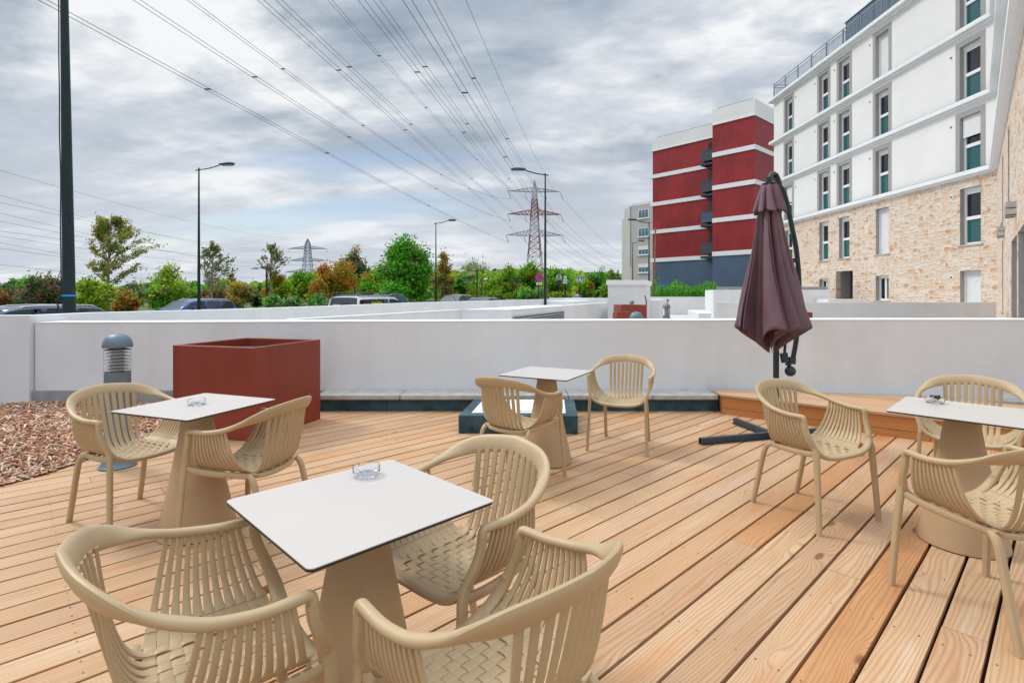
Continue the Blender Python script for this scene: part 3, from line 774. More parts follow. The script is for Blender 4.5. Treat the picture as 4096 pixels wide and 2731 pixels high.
# bollards
def build_bollard(label, loc):
    t = thing('bollard_light', label, 'bollard light', loc, 0, 'grey bollard lights')
    mb = MB(); mb.lathe([(.128, 0), (.13, .012), (.118, .022), (.104, .05), (.094, .10), (.090, .145), (.090, .76), (.086, .765)], n=40); mb.build('post', M_boll, t, smooth=True)
    for a in (-1.2, .9, 3.0): mb = MB(); mb.lathe([(.010, .024), (.010, .034), (.004, .036)], V(.112 * math.cos(a), .112 * math.sin(a), 0), 10); mb.build('bolt', M_alu, t)
    mb = MB(); mb.lathe([(.092, .766), (.092, .962)], n=40, cap=False); mb.build('lens', M_clear, t, smooth=True)
    mb = MB()
    for k in range(7):
        z = .782 + k * .0262; mb.lathe([(.040, z + .012), (.083, z), (.0845, z + .003), (.042, z + .0165)], n=40, cap=False)
    mb.build('louvre', M_alu, t, smooth=True)
    mb = MB(); mb.lathe([(.040, .765), (.040, .962)], n=20); mb.build('lamp_core', M_rail, t, smooth=True)
    mb = MB(); mb.lathe([(.102, .962), (.104, .972), (.103, .985), (.098, 1.008), (.085, 1.036), (.064, 1.056), (.035, 1.068), (.001, 1.071)], n=40); mb.build('dome_cap', M_boll, t, smooth=True)
    return t
bl = build_bollard('grey bollard light with ribbed lens on the deck left of the russet planter', (-3.185, 4.29, 0))
dup(bl, (1.885, 8.05, .06), 0, 'bollard light whose dome peeks over the wall before the far planter')
dup(bl, (4.04, 13.9, .09), 0, 'bollard light showing its ribbed lens beyond the wall, right of the capped pillar')
dup(bl, (4.81, 21.3, .10), 0, 'tiny far bollard light above the far russet planter')
dup(bl, (9.36, 32, .09), 0, 'farthest bollard light, directly above the ribbed one beyond the wall')

# parasol
um = thing('cantilever_parasol', 'closed mauve brown cantilever parasol on a dark curved mast and cross foot', 'parasol', (2.545, 5.12, 0))
def uw(sx, sy, Y): return at(sx, Y, sy)
mb = MB()
UC = V(2.352, 4.85, 0); ZT, ZB = 2.375, 1.12
NT, NZ = 378, 46
def rnd_(p): return math.sin(p % 9 * 78.233) * .5 + .5
def canopy_pt(i, k):
    th = math.tau * i / NT; t = k / NZ
    pn = th * 9 / math.tau + .18 + .20 * math.sin(th * 2 + 1) ; pi_ = math.floor(pn); f_ = pn - pi_
    rnd = math.sin(pi_ % 9 * 12.9898) * .5 + .5
    d_ = min(f_, 1 - f_); pet = (1 - math.exp(-(d_ / .13) ** 2)) * (.80 + .20 * math.sin(math.pi * f_))
    d2 = abs(f_ - (.36 + .3 * rnd_(pi_))); pet *= 1 - (.34 * min(1, t * 1.6)) * math.exp(-(d2 / .055) ** 2)
    rr = .026 + .004 * t; am = (.037 + .258 * t ** 1.28) * (.72 + .34 * rnd)
    r = rr + am * pet + .008 * t * math.sin(9 * t + pi_ * 2.1) * pet
    tw = (.30 * t + .45 * rnd * t + .25) * pet * (1 if pi_ % 4 else -.6)
    bottom = ZB - .225 * (1 - pet) ** 1.2 - .035 * rnd
    z = ZT + (bottom - ZT) * t
    z += .012 * math.sin(f_ * 12.5 + pi_) * t * t
    cx_ = UC.x + .030 * t
    r *= 1 + .03 * math.sin(3 * th + 6 * t)
    return V(cx_ + r * math.cos(th + tw), UC.y + r * math.sin(th + tw), z)
for k in range(NZ + 1):
    for i in range(NT): mb.v.append(canopy_pt(i, k))
for k in range(NZ):
    for i in range(NT): i2 = (i + 1) % NT; mb.f.append((k * NT + i, k * NT + i2, (k + 1) * NT + i2, (k + 1) * NT + i))
cn = mb.build('canopy', M_umb, um, smooth=True, world=True, fixn=False); sm = cn.modifiers.new('cloth', 'SOLIDIFY'); sm.thickness = .003
mb = MB(); NZ2 = 12
for k in range(NZ2 + 1):
    for i in range(NT):
        th = math.tau * i / NT; t = k / NZ2; pn = th * 8 / math.tau + .18; f_ = pn - math.floor(pn); pet = abs(math.sin(math.pi * f_)) ** .8
        r = .052 + .030 * t + (.018 + .052 * t) * pet; zb = 2.125 + .04 * (1 - pet)
        tw = .35 * t * pet
        mb.v.append(V(UC.x + .002 + r * math.cos(th + tw), UC.y + r * math.sin(th + tw), 2.385 + (zb - 2.385) * t))
for k in range(NZ2):
    for i in range(NT): i2 = (i + 1) % NT; mb.f.append((k * NT + i, k * NT + i2, (k + 1) * NT + i2, (k + 1) * NT + i))
mb.f.append(tuple(range(NT)))
cv = mb.build('vent_flap', M_umb, um, smooth=True, world=True, fixn=False); sm = cv.modifiers.new('cloth', 'SOLIDIFY'); sm.thickness = .003
mb = MB(); mb.lathe([(.062, 2.388), (.064, 2.398), (.03, 2.404), (.03, 2.41)], V(UC.x - .005, UC.y, 0), 24); mb.lathe([(.026, 2.40), (.026, 2.455)], V(UC.x - .008, UC.y, 0), 16)
mb.build('hub', M_umet, um, smooth=True, world=True)
MY = 5.10
mast = catmull([uw(3078, 716, 4.86), uw(3084, 700, 4.9), uw(3096, 697, 4.95), uw(3108, 718, 5.0), uw(3137, 790, MY), uw(3155, 850, MY), uw(3169, 915, MY), uw(3182, 980, MY), uw(3191, 1050, MY), uw(3196, 1130, MY), uw(3195, 1230, MY), uw(3188, 1330, MY), uw(3180, 1390, MY), uw(3170, 1440, MY)], 5)
mb = MB(); mb.sweep(mast, [.022 if k > 16 else .026 for k in range(len(mast))], .021, V(0, 1, 0), n=12, power=2.6); mb.build('curved_mast', M_umet, um, smooth=True, world=True)
mb = MB(); mb.sweep([uw(3122, 750, MY - .03), uw(3137, 790, MY), uw(3150, 835, MY)], .030, .028, V(0, 1, 0), n=10, power=3); mb.sweep([uw(3098, 700, 4.95), uw(3108, 722, 4.99), uw(3113, 735, 5.03)], .031, .029, V(0, 1, 0), n=10, power=3)
mb.build('sleeve', M_umet, um, smooth=True, world=True)
mb = MB(); c = uw(3161, 1484, MY)
mb.lathe([(.001, -.050)] + [(.050 * math.cos(R(a)), .050 * math.sin(R(a))) for a in range(-75, 76, 15)] + [(.001, .050)], c, 24)
mb.sweep([uw(3166, 1455, MY), uw(3170, 1430, MY)], .036, .03, V(1, 0, 0), n=12)
mb.build('crank_housing', M_base, um, smooth=True, world=True)
mb = MB(); mb.sweep([uw(3134, 1412, MY), uw(3141, 1448, MY)], .034, .024, V(1, 0, 0), n=12, power=4); mb.sweep([uw(3146, 1452, MY), uw(3160, 1462, MY)], .02, .02, V(0, 1, 0), n=10)
mb.build('latch_block', M_base, um, smooth=True, world=True)
mb = MB(); mb.tube([uw(3140, 1330, MY), uw(3141, 1372, MY), uw(3138, 1415, MY)], .013, 10); mb.build('rod', M_umet, um, smooth=True, world=True)
mb = MB(); mb.tube([uw(3154, 1495, MY), uw(3138, 1512, MY - .02)], .005, 8); mb.build('crank_handle', M_alu, um, smooth=True, world=True)
mb = MB(); mb.tube([V(2.545, 5.12, .03), V(2.545, 5.12, 1.75)], .027, 16); mb.lathe([(.034, .30), (.034, .345)], V(2.545, 5.12, 0), 20)
mb.bar(V(2.545, 5.12, 1.70), uw(3190, 1040, MY), .04, .04); mb.build('post', M_umet, um, smooth=True, world=True)
mb = MB(); J = V(2.52, 5.14, 0)
for e in (V(1.74, 4.915, 0), V(2.40, 5.72, 0), V(3.28, 5.36 - .02, 0), V(2.63, 4.52, 0)):
    d = (e - J); l = d.length; d.normalize(); nn = V(-d.y, d.x, 0); s_ = J + d * .015
    mb.bar(V(s_.x, s_.y, .008), V(e.x, e.y, .008), .075, .006); mb.bar(V(s_.x, s_.y, .033) + nn * .018, V(e.x, e.y, .033) + nn * .018, .006, .044)
    mb.bar(V(s_.x, s_.y, .033) - nn * .018, V(e.x, e.y, .033) - nn * .018, .006, .044)
    mb.bar(V(s_.x, s_.y, .0585), V(e.x, e.y, .0585), .042, .006)
mb.lathe([(.012, .06), (.012, .075), (.007, .077)], J + V(.02, -.02, 0), 6); mb.build('cross_foot', M_base, um, world=True)

# ================================================================== GROUND BEYOND THE TERRACE
def gz(Y): 
    t = max(0, min(1, (Y - 22) / 20)); return -.6 + .6 * t * t * (3 - 2 * t)
mb = MB()
ys = [-60, 0, 10, 22, 26, 30, 34, 38, 42, 60, 120, 400, 2600]
for a, b in zip(ys[:-1], ys[1:]):
    mb.quad(V(-2600, a, gz(a)), V(2600, a, gz(a)), V(2600, b, gz(b)), V(-2600, b, gz(b)))
o = mb.build('ground', M_gra, fixn=False); tag(o, kind='structure')
mb = MB()
def street(d0, d1, dz, mat, nm):
    mb = MB(); s = [-30, 0, 20, 24, 28, 32, 36, 40, 44, 60, 100, 170]
    for a, b in zip(s[:-1], s[1:]):
        p = []
        for t_, d_ in ((a, d0), (a, d1), (b, d1), (b, d0)):
            c = V(-9.5, 8, 0) + E3 * (t_ - 8) / .94 + N3 * d_; c.z = gz(c.y) + dz; p.append(c)
        mb.quad(*p)
    o = mb.build(nm, mat, fixn=False); tag(o, kind='structure')
street(-16, 0.5, .004, M_asph, 'road'); street(.5, 2.6, .12, M_pave, 'pavement')
mb = MB(); mb.prism([(-6.2, 6.75), (-5.2, 9.2), (-4.4, 12), (-3.2, 19), (1.7, 33), (4, 40), (17.9, 40), (17.9, 19.5), (7, 7.1), (7, 6.5)], -.7, .06)
o = mb.build('courtyard', pmat('courtyard_slabs', (.58, .57, .55), .9, var=.08, vscale=1.5)); tag(o, kind='structure')

# ================================================================== BUILDINGS
class Plane:
    def __init__(s, O, U, N): s.O, s.U, s.N = O, U.normalized(), N.normalized()
    def p(s, u, z, w=0): q = s.O + s.U * u + s.N * w; return V(q.x, q.y, z)
    def box(s, mb, u0, u1, z0, z1, w0, w1):
        if s.U.cross(s.N).z > 0: q = [s.p(u0, z0, w0), s.p(u1, z0, w0), s.p(u1, z0, w1), s.p(u0, z0, w1)]
        else: q = [s.p(u0, z0, w1), s.p(u1, z0, w1), s.p(u1, z0, w0), s.p(u0, z0, w0)]
        mb.hexa(q + [V(c.x, c.y, z1) for c in q])
    def wall(s, mb, u0, u1, z0, z1, ops, depth, uv=False):
        us = sorted({u0, u1, *[o[0] for o in ops], *[o[1] for o in ops]}); zs = sorted({z0, z1, *[o[2] for o in ops], *[o[3] for o in ops]})
        us = [u for u in us if u0 <= u <= u1]; zs = [z for z in zs if z0 <= z <= z1]
        def q(a, b, c, d, uvs):
            mb.quad(a, b, c, d)
            if uv: mb.uvs += uvs
        for a, b in zip(us[:-1], us[1:]):
            for c, d in zip(zs[:-1], zs[1:]):
                if any(o[0] <= (a + b) / 2 <= o[1] and o[2] <= (c + d) / 2 <= o[3] for o in ops): continue
                q(s.p(a, c), s.p(b, c), s.p(b, d), s.p(a, d), [(a, c), (b, c), (b, d), (a, d)])
        for o in ops:
            a, b, c, d = o[:4]
            for e, f in (((a, c), (a, d)), ((b, d), (b, c)), ((a, d), (b, d)), ((b, c), (a, c))):
                q(s.p(e[0], e[1]), s.p(f[0], f[1]), s.p(f[0], f[1], -depth), s.p(e[0], e[1], -depth), [(e[0], e[1]), (f[0], f[1]), (f[0] + depth, f[1]), (e[0] + depth, e[1])])
def window(pl, par, a, b, c, d, depth, style, surround=True, extra_label=None):
    """opening a-b, c-d; style: 'glass', 'half', 'part', 'shut', 'small', 'plain'"""
    mb = MB(); h = d - c; t = .075; D = -depth + .005
    top = d
    if style in ('shut',):
        pl.box(mb, a + .003, a + .05, c, d, D, D + .09); pl.box(mb, b - .05, b - .003, c, d, D, D + .09)
        win = mb.build('window', M_frame, par, world=True)
        m2 = MB(); n = int(h / .055)
        for k in range(n): z = c + .01 + k * (h - .02) / n; pl.box(m2, a + .05, b - .05, z, z + (h - .02) / n - .006, D + .01, D + .05)
        pl.box(m2, a + .05, b - .05, c + .005, d - .005, D + .005, D + .04)
        m2.build('shutter', M_shut, win, world=True)
    else:
        hd = .16 if h > 1.5 else .06
        pl.box(mb, a + .003, b - .003, d - hd, d - .003, D, D + .10)
        pl.box(mb, a + .003, a + t * 1.6, c, d - hd, D, D + .075); pl.box(mb, b - t * 1.2, b - .003, c, d - hd, D, D + .075)
        pl.box(mb, a + t * 1.6, b - t * 1.2, c, c + .09, D, D + .07); pl.box(mb, a + t * 1.6, b - t * 1.2, d - hd - .07, d - hd, D, D + .07)
        tr = c + .44 * h if h > 1.5 else None
        if tr: pl.box(mb, a + t * 1.6, b - t * 1.2, tr, tr + .13, D, D + .085)
        elif style == 'small': mc = (a + b) / 2; pl.box(mb, mc - .06, mc + .06, c + .09, d - hd - .07, D, D + .072)
        win = mb.build('window', M_frame, par, world=True)
        m2 = MB(); pl.box(m2, a + t * 1.6, b - t * 1.2, (tr + .13) if tr else c + .09, d - hd - .07, D + .01, D + .03); m2.build('pane', M_pane, win, world=True)
        if tr:
            m2 = MB(); pl.box(m2, a + t * 1.6, b - t * 1.2, c + .09, tr, D + .01, D + .03); m2.build('lower_pane', M_teal, win, world=True)
        if style in ('half', 'part'):
            z0 = c + (.63 if style == 'half' else .52) * h
            m2 = MB(); n = int((d - z0) / .055)
            for k in range(n): z = z0 + k * (d - .01 - z0) / n; pl.box(m2, a + .03, b - .03, z, z + (d - z0) / n - .008, D + .101, D + .14)
            pl.box(m2, a + .035, b - .035, z0, d - .01, D + .1005, D + .13)
            m2.build('shutter', M_shut, win, world=True)
    if surround:
        m2 = MB()
        pl.box(m2, a - .2, a, c, d + .2, -.02, .012); pl.box(m2, b, b + .2, c, d + .2, -.02, .012); pl.box(m2, a, b, d, d + .2, -.02, .012)
        # lining of the reveal
        pl.box(m2, a, a + .002, c, d, -depth, -.0); pl.box(m2, b - .002, b, c, d, -depth, -.0); pl.box(m2, a + .002, b - .002, d - .002, d, -depth, -.0)
        m2.build('surround', M_sur, win, world=True)
    else:
        m2 = MB(); pl.box(m2, a, a + .002, c, d, -depth, -.012); pl.box(m2, b - .002, b, c, d, -depth, -.012); pl.box(m2, a + .002, b - .002, d - .002, d, -depth, -.012)
        m2.build('reveal', M_sur, win, world=True)
        m2 = MB(); pl.box(m2, a - .1, b + .1, c - .05, c - .001, -depth + .01, .05); m2.build('sill', M_conc, win, world=True)
    return win
FC = Plane(V(17.8, 19.5, 0), V(0, 1, 0), V(-1, 0, 0))
bd = thing('apartment_building', 'white apartment block on a beige rubble stone base, with grey framed tall windows', 'building', (17.8, 19.5, 0))
cols_ = {'A': (33.74, 34.60), 'B': (29.90, 30.78), 'C': (28.02, 28.92), 'D': (25.11, 26.00), 'E': (20.17, 21.11)}
cu = {k: (a - 19.5, b - 19.5) for k, (a, b) in cols_.items()}
LV = [6.22, 9.03, 11.84, 14.68]
U1 = 36.1 - 19.5
ops = []
for li in range(3):
    for k, (a, b) in cu.items(): ops.append((a, b, LV[li] + .005, LV[li] + 2.17))
mb = MB(); FC.wall(mb, 0, U1, 6.15, 14.5, ops, .24); mb.build('wall', M_fac, bd, world=True, fixn=False)
sops = [(a, b, 3.36, 5.58) for a, b in cu.values()]
gops = [(cu['B'][0], cu['B'][1], 1.5, 2.32), (27.0 + .75 - 19.5, 29.2 - 19.5, .06, 2.68), (cu['D'][0], cu['D'][1], 1.13, 2.32), (cu['E'][0], cu['E'][1], .9, 2.34)]
mb = MB(); FC.wall(mb, 0, U1, -.6, 6.1, sops + gops, .26, uv=True); mb.build('stone_wall', M_stone, bd, world=True, fixn=False)
mb = MB()      # rest of the volume: far gable, roof
mb.quad(V(17.8, 36.1, 6.1), V(30, 36.1, 6.1), V(30, 36.1, 14.5), V(17.8, 36.1, 14.5)); mb.quad(V(17.8, 36.1, -.6), V(30, 36.1, -.6), V(30, 36.1, 6.1), V(17.8, 36.1, 6.1))
mb.quad(V(17.8, 19.5, 14.45), V(30, 19.5, 14.45), V(30, 36.1, 14.45), V(17.8, 36.1, 14.45))
mb.build('gable', M_fac, bd, world=True)
mb = MB()
FC.box(mb, .3, U1 - .05, 5.0, 5.05, -3.0, -.6)      # floor slab edges seen through no window: keeps light out of the block
FC.box(mb, 0.05, U1 - .05, -.6, 14.4, -.9, -.8); mb.build('inner_wall', M_dgrey, bd, world=True)
st = {(0, 'A'): 'part', (0, 'E'): 'half', (2, 'D'): 'shut'}
for li in range(3):
    for k, (a, b) in cu.items():
        window(FC, bd, a, b, LV[li] + .005, LV[li] + 2.17, .24, st.get((li, k), 'glass'))
for k, (a, b) in cu.items(): window(FC, bd, a, b, 3.36, 5.58, .26, 'shut' if k == 'D' else 'glass', surround=False)
window(FC, bd, *gops[0], .26, 'small', surround=False); window(FC, bd, *gops[2], .26, 'small', surround=False); window(FC, bd, *gops[3], .26, 'shut', surround=False)
a, b, c, d = gops[1]
mb = MB(); FC.box(mb, a, b, c, d, -1.0, -.9); FC.box(mb, a - .01, a, c, d, -.9, -.26); FC.box(mb, b, b + .01, c, d, -.9, -.26); FC.box(mb, a, b, d, d + .01, -.9, -.26); FC.box(mb, a + .5, a + .58, c, d - .1, -.9, -.86)
dr = mb.build('doorway', M_sur, bd, world=True)
mb = MB(); FC.box(mb, b - .75, b - .45, c, c + 1.6, -.9, -.8); mb.build('letter_box', M_dgrey, dr, world=True)
def moulds(pl, par, u0, u1, e0, e1):
    for z in LV:
        big = z > 14
        mb = MB(); pr = .30 if big else .22
        pl.box(mb, u0 - e0, u1 + e1, z - .19, z - .015, -.05, pr); pl.box(mb, u0, u1 + e1 * .6, z - .26, z - .1905, -.05, pr * .5)
        m = mb.build('moulding', M_mould, par, world=True, bevel=.01)
        mb = MB(); pl.box(mb, u0 - e0, u1 + e1, z - .0145, z + .008, -.0, pr - .04); mb.build('drip_edge', M_dmetal, m, world=True)
moulds(FC, bd, .0, U1, 0, .3)
mb = MB()      # small round vents beside the windows
for k, (a, b) in cu.items():
    u = b + .42 if k != 'A' else a - .42
    for z in [3.36 + 1.98] + [LV[i] + 1.95 for i in range(3)] + ([2.1] if k in 'BDE' else []):
        c = FC.p(u, z, .0); mb = MB(); mb.sweep([c + FC.N * -.02, c + FC.N * .012], .085, .085, V(0, 0, 1), 16); v_ = mb.build('vent', M_mould, bd, world=True)
        mb = MB(); mb.sweep([c + FC.N * .0, c + FC.N * .0135], .05, .05, V(0, 0, 1), 14); mb.build('vent_hole', M_dgrey, v_, world=True)
mb = MB()
yp = 36.0
while yp > 19.6:
    mb.box(17.72, yp - .02, 14.70, 17.80, yp + .02, 15.62); yp -= 1.5
for z, t_ in ((15.60, .03), (15.42, .015), (14.80, .02)): mb.box(17.74, 19.5, z, 17.78, 36.05, z + t_ * 1.6)
y_ = 35.9
while y_ > 19.6: mb.box(17.753, y_ - .008, 14.81, 17.767, y_ + .008, 15.43); y_ -= .115
for z in (15.60, 15.42, 14.80): mb.box(17.80, 36.0, z, 22, 36.04, z + .04)
x_ = 17.9
while x_ < 22: mb.box(x_, 36.01, 14.81, x_ + .016, 36.026, 15.43); x_ += .115
mb.build('roof_railing', M_rail, bd, world=True)
mb = MB(); mb.box(18.4, 19.6, 14.5, 24, 29.3, 16.35); mb.build('roof_screen', M_scr, bd, world=True)
mb = MB(); mb.box(18.37, 19.6, 16.36, 18.5, 29.35, 16.42)
for k in range(9): mb.box(18.385, 29.2 - k * 1.1, 14.6, 18.399, 29.24 - k * 1.1, 16.35)
mb.build('screen_frame', M_dmetal, bd, world=True)
# wing that comes towards the terrace on the right
WG = Plane(V(17.8, 19.5, 0), V(-.656, -.755, 0), V(-.755, .656, 0))
wg = thing('apartment_wing', 'stone and white wing at the right edge with paired wall lights', 'building', (17.8, 19.5, 0))
WL = 17.7
wst = [(9.8, 11.9, .06, 2.6), (12.2, 15.0, .06, 2.6), (4.6, 5.5, .9, 3.0), (4.6, 5.5, 3.5, 5.5), (8.2, 9.0, 3.5, 5.5)]
mb = MB(); WG.wall(mb, .0, WL, -.6, 6.1, wst, .35, uv=True); mb.build('stone_wall', M_stone, wg, world=True, fixn=False)
wops = [(u, u + .9, LV[i] + .005, LV[i] + 2.17) for i in range(3) for u in (2.2, 6.2, 9.4, 13.0)]
mb = MB(); WG.wall(mb, 0, WL, 6.15, 14.5, wops, .24); mb.build('wall', M_fac, wg, world=True, fixn=False)
for a, b, c, d in wops: window(WG, wg, a, b, c, d, .24, 'glass')
for a, b, c, d in wst[2:]: window(WG, wg, a, b, c, d, .3, 'glass', surround=False)
mb = MB(); WG.box(mb, 9.7, 15.1, -.1, 2.75, -1.1, -1.0); mb.build('recess_back', M_sur, wg, world=True)
for a, b, c, d in wst[:2]:
    mb = MB(); WG.box(mb, a, a + .01, c, d, -1.0, -.01); WG.box(mb, b - .01, b, c, d, -1.0, -.01); WG.box(mb, a + .01, b - .01, d - .01, d, -1.0, -.01); mb.build('recess_lining', M_sur, wg, world=True)
mb = MB(); WG.box(mb, -.0, WL, -.6, 14.4, -3, -2.9); WG.box(mb, 0, WL, 14.4, 14.5, -3, -.01); mb.build('rear_wall', M_fac, wg, world=True)
WE = Plane(WG.p(WL, 0), -WG.N, WG.U)
mb = MB(); WE.wall(mb, 0, 3.0, -.6, 6.1, [], .1, uv=True); mb.build('stone_end_wall', M_stone, wg, world=True, fixn=False)
mb = MB(); WE.wall(mb, 0, 3.0, 6.1, 14.5, [], .1); mb.build('end_wall', M_fac, wg, world=True, fixn=False)
for z in LV:
    big = z > 14; mb = MB(); pr = .30 if big else .22
    WG.box(mb, .24, WL, z - .192, z - .016, -.05, pr); WG.box(mb, .26, WL, z - .26, z - .1925, -.05, pr * .5); m = mb.build('moulding', M_mould, wg, world=True)
    mb = MB(); WG.box(mb, .26, WL, z - .0155, z + .007, 0, pr - .04); mb.build('drip_edge', M_dmetal, m, world=True)
for u in (6.4, 11.5):
    for du in (-.22, .22):
        mb = MB(); WG.box(mb, u + du - .09, u + du + .09, 3.0, 3.12, .0, .16); WG.box(mb, u + du - .09, u + du + .09, 3.14, 3.26, .0, .16); l_ = mb.build('wall_light', M_conc, wg, world=True)
        mb = MB(); WG.box(mb, u + du - .08, u + du + .08, 2.99, 2.9995, .01, .15); mb.build('light_glass', M_brn, l_, world=True)

# red panel building
RO = V(19.6, 42.9, 0); RU = V(-.667, .745, 0); RB = V(.745, .667, 0)
rb_ = thing('red_building', 'dark red panelled block with white floor bands and a slate blue base', 'building', (19.6, 42.9, 0))
def fp(u0, u1, b0, b1, g=0):
    q = [RO + RU * (u0 - g) + RB * (b0 - g), RO + RU * (u0 - g) + RB * (b1 + g), RO + RU * (u1 + g) + RB * (b1 + g), RO + RU * (u1 + g) + RB * (b0 - g)]
    return [(p.x, p.y) for p in q]
blocks = [(0, 3.6, 0, 14), (3.6, 11.7, 3.3, 14)]
bands = [5.1, 7.96, 10.75, 13.56]
for nm, mat_, zs, g in (('blue_base', M_blue, [(-.2, 4.72)], 0), ('red_panel', M_red, [(5.1, 7.58), (7.96, 10.37), (10.75, 13.18), (13.56, 15.98)], 0)):
    for z0, z1 in zs:
        for bi, bk_ in enumerate(blocks):
            mb = MB(); mb.prism(fp(*bk_), z0, z1); mb.build(nm, mat_, rb_, world=True)
for z in bands:
    for bi, (u0, u1, b0, b1) in enumerate(blocks):
        mb = MB(); q = fp(u0, u1 + (.25 if bi else 0), b0 - .06, b1); mb.prism(q if bi else fp(u0 - .06, u1, b0 - .06, b1), z - .379, z - .001); mb.build('floor_band', M_mould, rb_, world=True)
for bi, (u0, u1, b0, b1) in enumerate(blocks):
    zt_ = 17.25 if not bi else 17.18
    mb = MB(); mb.prism(fp(u0 - .03, u1 + (.03 if bi else 0), b0 - .03, b1), 15.981, zt_); pp = mb.build('parapet', M_fac, rb_, world=True)
    mb = MB(); mb.prism(fp(u0 - .08, u1 + (.2 if bi else 0), b0 - .08, b1), 15.90, 16.0); mb.build('parapet_band', M_mould, pp, world=True)
    mb = MB()
    pl_ = Plane(RO + RB * (b0 + .3), RU, -RB); pl_.box(mb, u0 + .3, u1 - .3, zt_ + .12, zt_ + .17, 0, .05)
    for k in range(int((u1 - u0) / .9)): pl_.box(mb, u0 + .35 + k * .9, u0 + .38 + k * .9, zt_ - .05, zt_ + .12, 0, .04)
    mb.build('roof_rail', M_rail, pp, world=True)
PB = Plane(RO + RB * 3.3, RU, -RB)
for i, zb in enumerate([4.72, 7.58, 10.37, 13.18]):
    mb = MB(); PB.box(mb, 3.62, 5.85, zb + .02, zb + .22, 0, 1.2); bl_ = mb.build('balcony', M_base, rb_, world=True)
    mb = MB(); PB.box(mb, 3.62, 5.80, zb + .42, zb + 1.35, 1.12, 1.15); PB.box(mb, 5.77, 5.80, zb + .42, zb + 1.35, .0, 1.12)
    mb.build('balcony_panel', M_blue if i == 1 else M_dgrey, bl_, world=True)
    mb = MB(); PB.box(mb, 3.62, 5.84, zb + 1.37, zb + 1.42, 1.10, 1.17); PB.box(mb, 5.79, 5.85, zb + .3, zb + 1.45, 1.09, 1.15); mb.build('balcony_rail', M_dmetal, bl_, world=True)
    mb = MB(); PB.box(mb, 4.2, 5.7, zb + .42, zb + 2.4, .0, .02); mb.build('balcony_door', M_pane, bl_, world=True)

# pale far apartment block
BA = at(2521, 84); BU = V(.667, -.745, 0); BP = Plane(V(BA.x, BA.y, 0), BU, V(-.745, -.667, 0))
bb = thing('far_apartment_block', 'pale grey far apartment block left of the red panelled building', 'building', (BA.x, BA.y, 0))
PA0 = at(2497, 88); BE = BA + BU * 11
mb = MB(); mb.prism([(PA0.x, PA0.y), (BA.x, BA.y), (BE.x, BE.y), (BE.x + 9, BE.y + 8), (PA0.x + 9, PA0.y + 8)], 0, 15.5)
q = at(2487, 92); mb.prism([(q.x, q.y), (PA0.x - .02, PA0.y), (PA0.x + 9, PA0.y + 8), (q.x + 9, q.y + 8)], 0, 14.2); mb.build('wall', M_beige, bb, world=True)
mb = MB(); BP.box(mb, .3, 10.8, 15.75, 15.80, -.3, -.26)
for k in range(12): BP.box(mb, .3 + k * .95, .34 + k * .95, 15.5, 15.75, -.3, -.27)
BP.box(mb, -.02, .12, 6, 15.45, 0, .05)
mb.build('roof_rail', M_rail, bb, world=True)
for i, zc_ in enumerate([14.0, 11.15, 8.35, 5.6]):
    u0, u1 = 1.55, 3.35
    mb = MB(); BP.box(mb, u0 - .08, u1 + .08, zc_ - .75, zc_ + .65, .01, .03); BP.box(mb, u0 - .15, u1 + .15, zc_ - .83, zc_ - .75, .0, .15)
    wn = mb.build('window', M_frame, bb, world=True)
    mb = MB()
    for k in range(3): BP.box(mb, u0 + .06 + k * .59, u0 + .56 + k * .59, zc_ - .62, zc_ + (.58 if i < 2 else .1), .031, .04)
    mb.build('pane', pmat('blue_grey_pane', (.10, .22, .28), .1, var=0) if i == 0 else MATS['blue_grey_pane'], wn, world=True)
    mb = MB(); BP.box(mb, u0, u1, zc_ - .1, zc_ - .06, .12, .14); BP.box(mb, u0, u1, zc_ - .45, zc_ - .42, .12, .14); mb.build('guard_rail', M_dgrey, wn, world=True)

